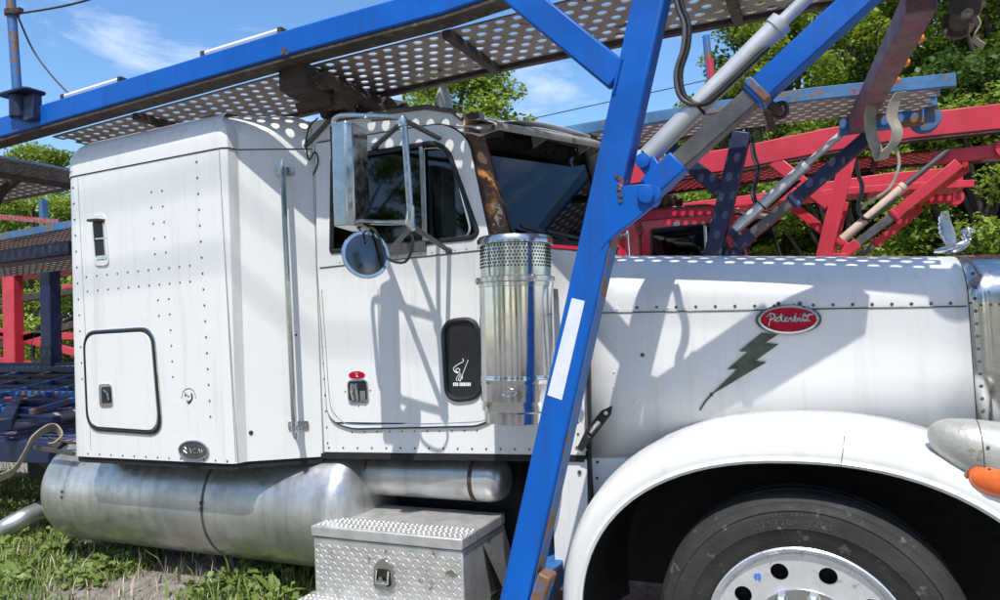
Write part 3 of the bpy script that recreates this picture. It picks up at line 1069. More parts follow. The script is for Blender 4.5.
# hood ornament: swan-like bird with raised wings
ob = V((0.52, 0.0, 1.868))
Zo = lambda x, y, yy=0.0: at(920 + x / 9.225, 195 + y / 9.225, Y=yy)
m = B()
body = [Zo(125, 525), Zo(200, 512), Zo(290, 500), Zo(370, 470), Zo(425, 430), Zo(400, 385), Zo(405, 340), Zo(445, 318), Zo(490, 335), Zo(505, 352)]
m.tube(smooth_path(body, 4), [0.004 + 0.022 * min(1, math.sin(min(1, k / 20) * math.pi)) if k < 18 else 0.012 if k < 33 else 0.006 for k in range(37)], 10)
orn = m.build('hood_ornament', 'chrome', TR, smooth=60)
m = B()
m.tube([Zo(445, 340), Zo(455, 395), Zo(470, 410)], [0.012, 0.010, 0.004], 8)
m.tube([Zo(250, 505), Zo(255, 545)], 0.012, 8)
m.build('ornament_stem', 'chrome', orn)
for s, sh in ((-1, 0), (1, 1)):
    m = B()
    wing = [(300, 470), (330, 420), (320, 360), (290, 300), (265, 245), (245, 170), (230, 150), (222, 200), (205, 205), (190, 170), (178, 165), (168, 200), (178, 225), (162, 240), (175, 262), (160, 285), (176, 305), (165, 330), (185, 350), (178, 375), (205, 395), (215, 425), (250, 455)]
    P = []
    for x, y in wing:
        p = Zo(x + sh * 12, y + sh * 14)
        tt = (470 - y) / 320
        P.append(V((p.x, s * (0.012 + 0.05 * tt), p.z)))
    m.prism(P, (0, s * 0.006, 0))
    m.build('wing', 'chrome', orn, bevel=0.0015)

# ---- fender and wheel -------------------------------------------
WC = V((-0.11, 0, 0.515))
def ell(th, dr):
    a, b = 0.785 + dr, 0.635 + dr
    cx, sx_ = math.cos(th), math.sin(th)
    e = 0.88
    return V((WC.x + a * math.copysign(abs(cx) ** e, cx), 0, WC.z + b * math.copysign(abs(sx_) ** e, sx_)))
prof = [(0.012, -1.135), (0.0, -1.150), (0.0, -1.166), (0.010, -1.172), (0.018, -1.166), (0.026, -1.166), (0.045, -1.168), (0.07, -1.155), (0.092, -1.12), (0.108, -1.06), (0.12, -0.96), (0.125, -0.84), (0.125, -0.66)]
for s in (1, -1):
    rows = []
    N = 48
    for k in range(N + 1):
        th = rad(188 - k * (203 / N))
        rows.append([V((p.x, s * y_, p.z)) for p, y_ in ((ell(th, dr), y_) for dr, y_ in prof)])
    m = B()
    m.add(*loftgrid(rows))
    fe = m.build('fender', 'white', TR, smooth=50)
    md = fe.modifiers.new('sol', 'SOLIDIFY'); md.thickness = 0.005
    if s == 1:
        fender = fe
    m = B()
    rows = []
    for k in range(N + 1):
        th = rad(188 - k * (203 / N))
        rows.append([V((p.x, s * y_, p.z)) for p, y_ in ((ell(th, dr), y_) for dr, y_ in ((0.006, -1.13), (0.03, -1.10), (0.035, -0.6), (0.0, -0.5)))])
    m.add(*loftgrid(rows))
    m.build('fender_liner', 'void', fe)
    m = B()
    m.box((-0.1, -s * 0.46, 0.9), (1.7, 0.02, 0.9))
    m.build('inner_splash_panel', 'void', fe)
# skirt between cowl and fender, with its rivets
m = B()
ed = [ell(rad(a_), 0.05) for a_ in range(188, 110, -6)]
pts = [V((-0.943, 0, 0.50))] + [V((p.x, 0, p.z)) for p in ed if p.x < -0.42] + [V((-0.42, 0, 1.075)), V((-0.943, 0, 1.075))]
pts = [HOO.xz(p.x, p.z, 0.003) for p in pts]
m.plate(pts, [], -HOO.n * 0.012)
m.build('fender_skirt', 'white', fender)
m = B()
for k in range(8):
    m.dome(HOO.on(597.5 - k * 0.4, 462 + k * 16, 0.003), HOO.n, 0.007)
m.build('rivets', 'greysteel', fender, kind='stuff')
m = B()
top = [ell(rad(82), dr) for dr in (0.0, 0.02, 0.05, 0.075, 0.094)]
m.tube([V((p.x, y_, p.z + 0.0015)) for p, y_ in zip(top, (-1.172, -1.170, -1.170, -1.157, -1.125))], 0.0012, 4)
m.build('fender_seam', 'greysteel', fender)
def front_wheel(s):
    yo = -1.10 * s          # outer face
    A_ = V((0, -s, 0))
    o_ = V((WC.x, yo, WC.z))
    m = B()
    m.lathe(o_, A_, [(0.325, -0.02), (0.34, -0.004), (0.352, 0.004), (0.37, 0.008), (0.40, 0.018), (0.405, 0.0215), (0.412, 0.0205), (0.44, 0.022), (0.462, 0.018),
                     (0.466, 0.021), (0.472, 0.019), (0.488, 0.008), (0.493, 0.008), (0.497, 0.0), (0.508, -0.012), (0.515, -0.035), (0.518, -0.07), (0.505, -0.073), (0.505, -0.083), (0.519, -0.086),
                     (0.520, -0.135), (0.505, -0.138), (0.505, -0.148), (0.520, -0.151), (0.518, -0.20), (0.505, -0.235), (0.45, -0.26), (0.34, -0.24), (0.325, -0.22)], 72, close=True)
    ty = m.build('front_wheel', 'tyre', TR, smooth=40)
    # rim
    m = B()
    m.lathe(o_, A_, [(0.335, -0.02), (0.338, 0.004), (0.333, 0.008), (0.327, 0.004), (0.320, -0.012), (0.312, -0.020), (0.306, -0.022), (0.306, -0.05), (0.318, -0.05)], 72, close=True)
    rm = m.build('rim', 'wheelalu', ty, smooth=50)
    m = B()
    def circ(c_, r_, n_=20):
        return [c_ + V((math.cos(2 * math.pi * k / n_), 0, math.sin(2 * math.pi * k / n_))) * r_ for k in range(n_)]
    dc = o_ + A_ * -0.030
    holes = [circ(dc + V((math.cos(a_), 0, math.sin(a_))) * 0.252, 0.030, 18) for a_ in (rad(90 + 18 + 36 * k) for k in range(10))]
    m.plate(circ(dc, 0.308, 72), holes, A_ * 0.012)
    m.build('wheel_disc', 'wheelalu', ty)
    m = B()
    m.lathe(o_, A_, [(0.19, -0.019), (0.188, -0.013), (0.14, -0.010), (0.11, -0.006), (0.10, 0.02), (0.08, 0.04), (0.03, 0.044), (0.01, 0.045)], 40)
    m.build('hub', 'chrome', ty)
    for k in range(10):
        a_ = rad(8 + 36 * k)
        m = B()
        m.lathe(dc + V((math.cos(a_), 0, math.sin(a_))) * 0.168, A_, [(0.022, 0.01), (0.022, 0.03), (0.018, 0.055), (0.008, 0.062)], 6)
        m.build('lug_nut', 'chrome', ty)
    m = B()
    m.box((WC.x, -s * 0.75, WC.z), (0.16, 0.6, 0.16))
    m.lathe(V((WC.x, -s * 0.90, WC.z)), A_, [(0.29, 0), (0.29, 0.12)], 32)
    m.build('brake_drum', 'void', ty)
    return ty, o_
tyre, wo = front_wheel(1)
front_wheel(-1)
def arc_text(body, R_, th0, dth, size, mat):
    for k, ch in enumerate(body):
        if ch == ' ':
            continue
        a_ = rad(th0 - k * dth)
        rd = V((math.cos(a_), 0, math.sin(a_)))
        tg = V((math.sin(a_), 0, -math.cos(a_)))
        text_mesh(ch, 'sidewall_letter', mat, tyre, wo + rd * R_ + V((0, -0.0225, 0)), tg, rd, size, 0.001)
MAT['letter'] = M('tyre_lettering', (0.075, 0.073, 0.068), 0.8, var=0.35, scale=40)
arc_text('275/70R 22.5', 0.425, 109, 2.9, 0.030, 'letter')
arc_text('REGIONAL TRACTION', 0.452, 112, 2.1, 0.017, 'letter')
m = B()
a_ = rad(90 + 35)
dc = wo + V((0, 0.017, 0)) + V((math.cos(a_), 0, math.sin(a_))) * 0.262
for q in (((-.012, .010), (.004, .014), (.010, .008)), ((-.014, .002), (-.004, .006), (.012, .001)), ((-.010, -.006), (.002, -.003), (.010, -.008)), ((-.006, .012), (-.009, -.008)), ((.005, .012), (.003, -.011))):
    m.tube([dc + V((x_, -0.001, z_)) for x_, z_ in q], 0.0022, 5)
m.build('chalk_mark', 'bluesmear', tyre)
# headlamp pod with amber signal
m = B()
pc = at(990, 451, Y=-1.07)
def pod(t, r_, n_=20):
    c_ = pc + V((-0.17 + 0.40 * t, -0.01 - 0.02 * t, 0.045 - 0.13 * t))
    return [c_ + V((0, math.cos(2 * math.pi * k / n_) * r_ * 0.95, math.sin(2 * math.pi * k / n_) * r_)) for k in range(n_)]
rows = [pod(t, r_) for t, r_ in ((0.0, 0.010), (0.02, 0.036), (0.07, 0.058), (0.15, 0.078), (0.3, 0.098), (0.5, 0.115), (0.7, 0.125), (0.9, 0.13))]
vs, fs = loftgrid(rows, True)
fs += [tuple(range(20)), tuple(range(7 * 20, 8 * 20))]
m.add(vs, fs)
hp = m.build('headlamp_pod', 'lampwhite', TR, smooth=50)
m = B()
lc = at(1004, 478, Y=-1.155)
rows = []
for j in range(9):
    ph_ = -math.pi / 2 + math.pi * j / 8
    rows.append([lc + V((math.cos(ph_) * math.cos(2 * math.pi * k / 20) * 0.095, math.sin(ph_) * 0.04, math.cos(ph_) * math.sin(2 * math.pi * k / 20) * 0.062)) for k in range(20)])
m.add(*loftgrid(rows, True))
m.build('turn_signal', 'amber', hp, smooth=60, merge=True)
m = B()
m.tube([lc + V((math.cos(2 * math.pi * k / 24) * 0.099, 0.004, math.sin(2 * math.pi * k / 24) * 0.066)) for k in range(24)], 0.007, 6, closed=True)
m.build('lens_bezel', 'steel', hp)
m = B()
m.tube([p for p in pod(0.34, 0.1025)], 0.0014, 5, closed=True)
m.build('pod_seam', 'greysteel', hp)
for k in range(5):
    m = B()
    p_ = pod(0.37, 0.106)[(9 + k * 2) % 20]
    m.dome(p_, p_ - (pc + V((-0.02, -0.017, 0.0))), 0.005, 0.003, 8)
    m.build('pod_screw', 'greysteel', hp)
m = B()
m.bar(pc + V((0.06, 0.05, -0.05)), pc + V((0.06, 0.42, -0.10)), 0.05, 0.05)
m.build('pod_bracket', 'darkrust', hp)

# ---- under the cab ----------------------------------------------
def domed_tank(y0, z0, r, xa, xb, name, dome, mat='alum', n=48):
    m = B()
    pr = []
    for k in range(9):
        a_ = k / 8 * math.pi / 2
        pr.append((max(0.001, r * math.sin(a_) ** 0.55), dome * (1 - math.cos(a_))))
    L = xb - xa
    pr = pr + [(r_, L - h_) for r_, h_ in reversed(pr)]
    m.lathe((xa, y0, z0), (1, 0, 0), pr, n)
    return m.build(name, mat, TR, smooth=40)
tk = domed_tank(-0.76, 0.79, 0.315, -4.32, -2.06, 'fuel_tank', 0.13)
domed_tank(0.76, 0.79, 0.315, -4.32, -2.06, 'fuel_tank', 0.13)
for xx in (-4.03, -2.95):
    m = B()
    m.lathe((xx, -0.76, 0.79), (1, 0, 0), [(0.313, 0), (0.3175, 0.001), (0.3175, 0.016), (0.313, 0.017)], 56)
    m.build('tank_strap', 'greysteel' if xx > -3 else 'alum', tk)
m = B()
m.box((-3.96, -0.9, 1.04), (0.05, 0.05, 0.06))
m.tube([(-3.97, -0.95, 1.085), (-4.1, -0.98, 1.09), (-4.25, -1.0, 1.12)], 0.008, 6)
m.build('tank_fitting', 'darkrust', tk)
for xx in (-4.03, -2.95):
    m = B()
    for dz_ in (0.0, 0.03):
        m.lathe((xx + 0.008, -1.077 + dz_ * 0.1, 0.80 + dz_), (0, -1, 0), [(0.009, 0), (0.009, 0.008), (0.004, 0.010)], 6)
    m.build('strap_bolt', 'greysteel', tk, kind='stuff')
at_ = domed_tank(-0.76, 0.955, 0.105, -2.19, -1.36, 'air_tank', 0.09)
for xx in (-2.10, -1.52):
    m = B()
    m.lathe((xx, -0.76, 0.955), (1, 0, 0), [(0.104, 0), (0.109, 0.001), (0.109, 0.02), (0.104, 0.021)], 40)
    m.build('tank_strap', 'darkrust', at_)
# frame rails, cross members, rear bogie hints
for s in (-1, 1):
    m = B()
    m.box((-2.2, s * 0.43, 0.86), (6.2, 0.09, 0.27))
    m.build('frame_rail', 'void', TR, bevel=0.01)
m = B()
m.box((-1.8, -0.55, 0.8), (0.9, 0.12, 0.5))
m.box((-0.3, 0, 1.3), (1.0, 0.7, 0.7))
m.box((-1.3, 0, 0.95), (0.8, 0.6, 0.5))
m.build('engine', 'void', TR, bevel=0.03)
m = B()
m.box((-1.20, -0.62, 0.93), (0.10, 0.10, 0.22))
m.build('frame_bracket', 'void', TR)
# step / tool box
x0, x1, yf, zt, zb = -2.17, -1.405, -1.15, 0.795, 0.47
m = B()
m.prism([V((x0, yf, zb)), V((x0, yf, zt - 0.055)), V((x0, yf + 0.42, zt - 0.055)), V((x0, yf + 0.55, zb))], (x1 - x0, 0, 0))
tb = m.build('step_box', 'tread', TR, bevel=0.006)
m = B()
m.box(((x0 + x1) / 2, yf + 0.205, zt - 0.026), (x1 - x0 + 0.012, 0.43, 0.048))
lid = m.build('box_lid', 'tread', tb, bevel=0.006)
m = B()
for i in range(30):
    for j in range(5):
        m.dome((x0 + 0.022 + i * 0.0252 + (j % 2) * 0.008, yf + 0.015 + j * 0.028, zt - 0.0015), (0, 0, 1), 0.0085, 0.0045, 6)
m.build('grip_lugs', 'alum', lid, kind='stuff')
m = B()
for i in range(31):
    for j in range(11):
        cx, cz = x0 + 0.018 + i * 0.0243, zb + 0.015 + j * 0.0243
        if cz > zt - 0.075:
            continue
        a_ = rad(45 if (i + j) % 2 else -45)
        dx, dz = math.cos(a_) * 0.0105, math.sin(a_) * 0.0105
        m.bar((cx - dx, yf - 0.0005, cz - dz), (cx + dx, yf - 0.0005, cz + dz), 0.0055, 0.004, (0, 1, 0))
m.build('tread_lugs', 'tread', tb, kind='stuff', bevel=0.0015)
m = B()
lc = V((-1.79, yf - 0.004, 0.60))
m.plate(round_poly([lc + V(q) for q in ((-0.055, 0, -0.055), (0.055, 0, -0.055), (0.05, 0, 0.05), (0, 0, 0.085), (-0.05, 0, 0.05))], 0.025, 4), [], (0, -0.006, 0))
lt = m.build('box_latch', 'steel', tb, bevel=0.002)
m = B()
m.plate(round_poly([lc + V((q[0], -0.0065, q[1])) for q in ((-0.038, -0.038), (0.038, -0.038), (0.035, 0.035), (-0.035, 0.035))], 0.015, 3), [], (0, -0.002, 0))
m.build('latch_recess', 'void', lt)
m = B()
m.tube([lc + V((-0.03, -0.012, 0.03)), lc + V((-0.03, -0.022, -0.02)), lc + V((0.03, -0.022, -0.02)), lc + V((0.03, -0.012, 0.03))], 0.006, 7)
m.tube([lc + V((0, -0.006, 0.0)), lc + V((0, -0.03, 0.0))], 0.010, 8)
m.box(lc + V((0, -0.022, -0.02)), (0.05, 0.006, 0.025))
m.build('latch_handle', 'chrome', lt)
m = B()
m.prism([V((x1 + 0.004, yf + 0.30, zb)), V((x1 + 0.004, yf + 0.18, zt - 0.08)), V((x1 + 0.004, yf + 0.24, zt - 0.3)), V((x1 + 0.004, yf + 0.36, zb))], (0.003, 0, 0))
m.build('side_slot', 'void', tb)
m = B()
m.box(((x0 + x1) / 2 - 0.02, yf - 0.045, 0.455), (x1 - x0 + 0.06, 0.19, 0.045))
m.box(((x0 + x1) / 2, yf + 0.1, 0.455), (x1 - x0, 0.3, 0.05))
sp = m.build('lower_step', 'tread', tb, bevel=0.005)
m = B()
for i in range(31):
    for j in range(5):
        m.dome((x0 - 0.03 + i * 0.0255 + (j % 2) * 0.008, yf - 0.125 + j * 0.03, 0.477), (0, 0, 1), 0.0085, 0.0045, 6)
m.build('step_lugs', 'alum', sp, kind='stuff')

# ---- air cleaner -------------------------------------------------
pt, pb = at(515, 240, Y=-1.085), at(519, 421, Y=-1.085)
axd = (pb - pt).normalized()
L = (pb - pt).length
r = 0.152
m = B()
m.lathe(pt, axd, [(r * 0.9, L * 0.24), (r, L * 0.26), (r, L * 0.265), (r, L * 0.74), (r, L * 0.745), (r * 1.012, L * 0.75), (r * 1.012, L * 0.775), (r, L * 0.78), (r, L * 0.785), (r, L * 0.875), (r, L * 0.88), (r * 0.985, L * 0.885), (r * 0.985, L * 0.93), (r * 0.93, L * 0.94), (r * 0.93, L * 0.995), (r * 0.85, L)], 56)
ac = m.build('air_cleaner', 'chrome', TR, smooth=40)
m = B()
m.lathe(pt, axd, [(r * 0.6, -0.012), (r * 0.97, -0.010), (r * 1.03, 0.002), (r * 1.03, 0.022), (r * 0.98, 0.026)], 56)
m.build('cap', 'steel', ac, smooth=40)
m = B()
m.lathe(pt, axd, [(r * 0.95, 0.02), (r * 0.95, L * 0.22)], 56)
m.build('intake_screen', 'steel', ac, smooth=40)
m = B()
for j in range(7):          # pierced screen: small raised beads in rings
    for k in range(64):
        a_ = 2 * math.pi * (k + 0.5 * (j % 2)) / 64
        X_, Y_ = perp(axd)
        nn = X_ * math.cos(a_) + Y_ * math.sin(a_)
        if nn.y < 0.3:
            m.dome(pt + axd * (0.032 + j * 0.0135) + nn * r * 0.95, nn, 0.0045, 0.002, 5)
m.build('screen_holes', 'void', ac, kind='stuff')
m = B()
m.lathe(pt, axd, [(r * 0.97, L * 0.205), (r * 1.05, L * 0.21), (r * 1.05, L * 0.235), (r * 1.015, L * 0.24), (r * 1.015, L * 0.262), (r * 0.97, L * 0.268)], 56)
for s in (-1, 1):
    m.dome(pt + axd * L * 0.225 + V((s * r * 0.8, -r * 0.72, 0)), (s * 0.6, -0.8, 0), 0.014)
m.build('clamp_band', 'steel', ac, smooth=40)
m = B()
q = at(517, 389, Y=-1.085) + V((0.03, 0, 0))
ce = q + V((0, -r - 0.001, 0))
m.tube([ce + V((0.032 * math.cos(t_), 0.004 * math.cos(t_) ** 2, 0.015 * math.sin(t_))) for t_ in [k * math.pi / 10 for k in range(20)]], 0.0025, 5, closed=True)
m.tube([ce + V((-0.02, 0, 0)), ce + V((0.02, 0, 0.003))], 0.0025, 5)
m.build('maker_oval', 'steel', ac)
m = B()
m.box(pt.lerp(pb, 0.3) + V((0, 0.14, 0)), (0.22, 0.12, 0.04))
m.build('mount_bracket', 'greysteel', ac)
m = B()
m.box(pt.lerp(pb, 0.85) + V((0, 0.14, 0)), (0.22, 0.12, 0.04))
m.build('mount_bracket', 'greysteel', ac)
m = B()
m.box(CAB.on(575, 396, 0.02), (0.05, 0.03, 0.05))
m.tube([CAB.on(571, 396, 0.02), CAB.on(581, 397, 0.05)], 0.014, 8)
m.dome(CAB.on(576, 388, 0.01), CAB.n, 0.012)
m.build('bonnet_catch', 'steel', TR)

# ---- mirrors -----------------------------------------------------
YM = -1.36
def pm(x, y, yy=YM):
    return at(x, y, Y=yy)
mc = pm(353, 178)
tilt = Matrix.Rotation(rad(14), 3, 'Z')
m = B()
hgt = (pm(350, 128) - pm(350, 229)).length
poly = [V((0.035, -0.085, 0)), V((0.045, 0.06, 0)), V((0.01, 0.092, 0)), V((-0.05, 0.085, 0)), V((-0.055, -0.085, 0)), V((0.01, -0.10, 0))]
mb_ = [mc + tilt @ p - V((0, 0, hgt / 2)) for p in poly]
m.prism(mb_, (0.004, 0.0, hgt))
mir_ = m.build('mirror', 'steel', TR, bevel=0.006)
m = B()
m.box(mc + tilt @ V((-0.056, 0, 0)), (0.006, 0.16, hgt * 0.95), tilt)
m.build('mirror_glass', 'mirrorglass', mir_)
m = B()
fp = smooth_path([pm(x, y) for x, y in ((404, 117.5), (375, 116.5), (348, 115.5), (337, 117), (333.5, 125), (336, 160), (340, 205), (345, 217), (356, 221), (385, 222.5), (411, 222))], 4)
m.tube(fp, 0.0105, 9)
m.tube([pm(403, 117), pm(406, 150), pm(411, 222)], 0.014, 9)
m.lathe(pm(403, 122), (pm(403, 117) - pm(404, 130)).normalized(), [(0.02, -0.02), (0.022, 0.0), (0.016, 0.02)], 10)
m.tube([pm(411, 206), pm(410, 224), pm(413, 230)], [0.015, 0.02, 0.012], 9)
m.build('mirror_frame', 'steel', mir_)
for a_, b_ in (((404, 120), (437, 137.5)), ((403, 122), (373, 148)), ((412, 226), (385, 256)), ((412, 226), (449, 251)), ((403, 118), (372, 120))):
    m = B()
    dst = CAB.on(*b_, 0.02) if b_ != (372, 120) else pm(372, 120)
    m.tube([pm(*a_), dst], 0.011 if a_ != (403, 118) else 0.007, 8)
    m.build('mirror_arm', 'greysteel', mir_)
m = B()
m.bar(CAB.on(383, 251, 0.022), CAB.on(426, 246, 0.022), 0.045, 0.012, CAB.n)
m.build('mirror_foot', 'greysteel', mir_)
m = B()
m.dome(CAB.on(449, 251, 0.016), CAB.n, 0.018)
m.build('mirror_foot', 'greysteel', mir_)
m = B()
m.tube(smooth_path([pm(354, 225, YM + .05), pm(372, 228), pm(380, 240), pm(387, 258), pm(405, 262), pm(413, 245), pm(411, 232)], 4), 0.006, 6)
m.build('mirror_cable', 'black', mir_)
m = B()
sc_ = pm(365.5, 255, YM - 0.02)
axm = V((0.72, -0.62, 0.12)).normalized()
m.lathe(sc_, axm, [(0.02, -0.045), (0.05, -0.035), (0.085, -0.012), (0.097, 0.0), (0.099, 0.006), (0.096, 0.010)], 40)
sm = m.build('spot_mirror', 'steel', TR, smooth=50)
m = B()
m.lathe(sc_, axm, [(0.094, 0.008), (0.07, 0.013), (0.03, 0.016), (0.002, 0.0165)], 40)
m.build('convex_glass', 'mirrorglass', sm, smooth=60)
m = B()
m.tube([sc_ + V((0, 0, 0.09)), pm(352, 221)], 0.009, 7)
m.tube(smooth_path([sc_ + axm * .018 + V((0, 0, .05)), sc_ + axm * .03 + V((.01, 0, .09)), pm(356, 222)], 4), 0.005, 6)
m.build('spot_mirror_bracket', 'greysteel', sm)
# wires down the cab corner
m = B()
m.tube(smooth_path([CAB.on(x, y, 0.02) for x, y in ((318, 118), (309, 128), (306, 145), (309, 160), (315, 152), (318, 162), (313, 175))], 4), 0.0035, 6)
m.build('corner_wire', 'black', cabside)
# roof furniture: spotlamp disc, marker lamps, horn bracket
m = B()
rc = at(445, 103, Y=-0.86)
m.lathe(rc, V((0.95, 0.12, 0.05)), [(0.02, -0.03), (0.06, -0.02), (0.080, 0.0), (0.082, 0.008), (0.07, 0.012), (0.01, 0.014)], 32)
rl = m.build('roof_lamp', 'silver', TR, smooth=50)
m = B()
m.tube([rc + V((-0.02, 0.02, -0.05)), rc + V((-0.05, 0.05, -0.1))], 0.012, 8)
m.tube([rc + V((-0.05, 0.03, -0.02)), at(400, 112, Y=-0.8), at(365, 118, Y=-0.8)], 0.010, 7)
m.box(rc + V((-0.12, 0.06, -0.05)), (0.10, 0.08, 0.06))
m.build('lamp_bracket', 'darkrust', rl)
for x, y, yy in ((462, 119, -0.84), (478, 118, -0.70), (418, 113, -0.88), (505, 126, -0.5)):
    m = B()
    c_ = at(x, y, Y=yy)
    m.lathe(c_ + V((0, 0, -0.02)), (0.6, -0.2, 1), [(0.026, 0), (0.026, 0.02), (0.016, 0.042), (0.003, 0.05)], 14)
    m.build('marker_lamp', 'lampwhite', TR, smooth=50)

# ================================================================== CAR-HAULER HEADRACKS
def zrack(X):
    pts = [(-9.5, 2.72), (-5, 2.81), (-4.2, 2.828), (-2, 2.887), (-0.8, 2.90), (0.0, 2.88), (0.75, 2.83)]
    for (a, za), (b, zb_) in zip(pts, pts[1:]):
        if X <= b:
            return za + (zb_ - za) * (X - a) / (b - a)
    return pts[-1][1]
def lift(X):
    for a, b, p, q in ((-1.3, -0.6, 0.0, 0.05), (-0.6, 0.0, 0.05, 0.085), (0.0, 0.75, 0.085, 0.11)):
        if a <= X <= b:
            return p + (q - p) * (X - a) / (b - a)
    return 0.0
def perforated(x0, x1, y0, y1, zf, px=0.078, py=0.0655, r=0.0185, t=0.006, sx=1.25, gap=None):
    """staggered pierced sheet; only the cells, holes really open"""
    m = B()
    nx, ny = int((x1 - x0) / px), int(round((y1 - y0) / py))
    py = (y1 - y0) / ny
    ca = [(math.cos(2 * math.pi * k / 8), math.sin(2 * math.pi * k / 8)) for k in range(8)]
    sq_ = [(1, 0), (1, 1), (0, 1), (-1, 1), (-1, 0), (-1, -1), (0, -1), (1, -1)]
    for j in range(ny):
        of = (j % 2) * 0.5 * px
        yc = y0 + (j + 0.5) * py
        for i in range(nx):
            xc = x0 + (i + 0.5) * px + of
            if gap and gap[0] < xc < gap[1]:
                continue
            vs = []
            for zz in (0, t):
                vs += [(xc + a * px / 2, yc + b * py / 2, zf(xc + a * px / 2) + zz) for a, b in sq_]
                vs += [(xc + a * r * sx, yc + b * r, zf(xc) + zz) for a, b in ca]
            fs = []
            for k in range(8):
                k2 = (k + 1) % 8
                fs += [(k, k2, 8 + k2, 8 + k), (16 + k, 24 + k, 24 + k2, 16 + k2), (8 + k, 8 + k2, 24 + k2, 24 + k)]
            m.add(vs, fs)
    return m
def headrack(loc_off, pal, label, near_extra):
    root = thing('car_hauler_rack', (-1.0, 0, 0.45), label, 'car rack', 'car hauler head racks')
    Y0 = -1.335
    pp = lambda x, y, yy=Y0: at(x, y, Y=yy)
    for s in (-1, 1):
        k = (lambda p: V((p.x, p.y, p.z))) if s == -1 else (lambda p: V((p.x, -p.y, p.z)))
        sfx = pal['main'] if s == -1 else pal['far']
        xa = -5.3 if s == -1 else -9.0
        # side beam in straight runs
        cuts = [xa, -4.2, -2.0, -1.3, -0.6, 0.0, 0.70]
        if s == 1:
            cuts = [xa, -5.0] + cuts[1:]
        m = B()
        rows = []
        for X in cuts:
            z_ = zrack(X) + lift(X)
            rows.append([k(V((X, y_, zz))) for y_, zz in ((-1.335, z_), (-1.335, z_ + pal['bh']), (-1.25, z_ + pal['bh']), (-1.25, z_))])
        vs, fs = loftgrid(rows, True)
        fs += [(3, 2, 1, 0), tuple(len(rows) * 4 - 4 + i for i in range(4))]
        m.add(vs, fs)
        m.build('side_beam', sfx, root, bevel=0.008, smooth=25)
        # lower flange
        m = B()
        rows = []
        for X in cuts:
            z_ = zrack(X) + lift(X)
            rows.append([k(V((X, y_, zz))) for y_, zz in ((-1.327, z_ - 0.018), (-1.327, z_ - 0.002), (-1.235, z_ - 0.002), (-1.235, z_ - 0.018))])
        vs, fs = loftgrid(rows, True)
        fs += [(3, 2, 1, 0), tuple(len(rows) * 4 - 4 + i for i in range(4))]
        m.add(vs, fs)
        m.build('beam_flange', pal['under'], root)
        # pierced wheel track
        xp = -3.9 if s == -1 else -9.0
        m = perforated(xp, 0.60, -1.175, -0.70, lambda X: zrack(X) - 0.001)
        if s == 1:
            m.v = [k(p) for p in m.v]
        m.build('wheel_track', pal['deck'], root, smooth=0, merge=True)
        m = B()
        rows = []
        el, eh = (-0.022, 0.014) if s == -1 else (-0.012, 0.060)
        for X in ([xp] + [c_ for c_ in cuts if c_ > xp]):
            z_ = zrack(X)
            rows.append([k(V((X, y_, zz))) for y_, zz in ((-0.703, z_ + el), (-0.703, z_ + eh), (-0.665, z_ + eh), (-0.665, z_ + el))])
        vs, fs = loftgrid(rows, True)
        fs += [(3, 2, 1, 0), tuple(len(rows) * 4 - 4 + i for i in range(4))]
        m.add(vs, fs)
        m.build('track_edge', pal['under'] if s == -1 else pal['far'], root, bevel=0.004, smooth=25)
        # stiffeners below the track
        for X in (-3.2, -1.35, -0.25):
            m = B()
            m.bar(k(V((X, -1.2, zrack(X) - 0.02))), k(V((X, -0.69, zrack(X) - 0.02))), 0.04, 0.035, (0, 0, 1))
            m.build('track_rib', pal['under'], root, bevel=0.004)
        # leaning post
        b0, b1 = pp(505, 640), pp(652, -20)
        d_ = (b1 - b0).normalized()
        top_ = b0 + d_ * ((zrack(-0.45) - b0.z) / d_.z)
        sh = V((0, 0.05, 0))
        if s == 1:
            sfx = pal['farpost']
        m = B()
        m.bar(k(b0 + sh), k(top_ + sh), 0.115, 0.10, (0, 1, 0))
        post = m.build('post', sfx, root, bevel=0.010)
        m = B()
        dd_ = (top_ - b0)
        m.bar(k(b0 + dd_ * 0.02 + V((0.0605, 0.052, 0))), k(b0 + dd_ * 0.66 + V((0.0605, 0.052, 0))), 0.006, 0.082, (0, 1, 0))
        m.build('post_inner_web', pal['worn'], post)
        if s == -1:
            m = B()
            qa, qb = pp(568.5, 393, Y0), pp(586, 300, Y0)
            m.plate([p + V((0, -0.001, 0)) for p in (pp(547.5, 395), pp(562, 400), pp(585, 301), pp(572, 298))], [], (0, -0.001, 0))
            if near_extra:
                m.build('reflective_strip', 'whitetape', post)
        m = B()
        m.box(k(b0 + V((0.06, 0.10, 0.02))), (0.24, 0.24, 0.10))
        m.bar(k(b0 + V((0.02, 0.1, 0.05))), k(b0 + V((0.0, 0.75, 0.15))), 0.12, 0.10, (0, 0, 1))
        m.bar(k(pp(548, 572, Y0 + .03)), k(pp(526, 640, Y0 + .03)), 0.05, 0.08, (0, 1, 0))
        m.build('post_foot', pal['worn'], root, bevel=0.008)
        # brace
        m = B()
        q0_, q1_ = pp(618, 76), pp(470, -45)
        q1_ = q0_.lerp(q1_, (2.93 - q0_.z) / (q1_.z - q0_.z))
        m.bar(k(q0_ + sh * 0.46), k(q1_ + sh * 0.46), 0.105, 0.04, (0, 1, 0))
        m.build('brace', sfx, root, bevel=0.009)
        # gusset and pin
        gp_ = [pp(x, y, Y0 - 0.003) for x, y in ((600, 252), (606, 243), (620, 231), (640, 216), (655, 204), (661, 196), (659, 188), (651, 184.5), (640, 184), (622, 186), (606, 215))]
        m = B()
        m.plate([k(p) for p in gp_], [], V((0, 0.03 * (1 if s == -1 else -1), 0)))
        m.build('gusset', sfx, root, bevel=0.004)
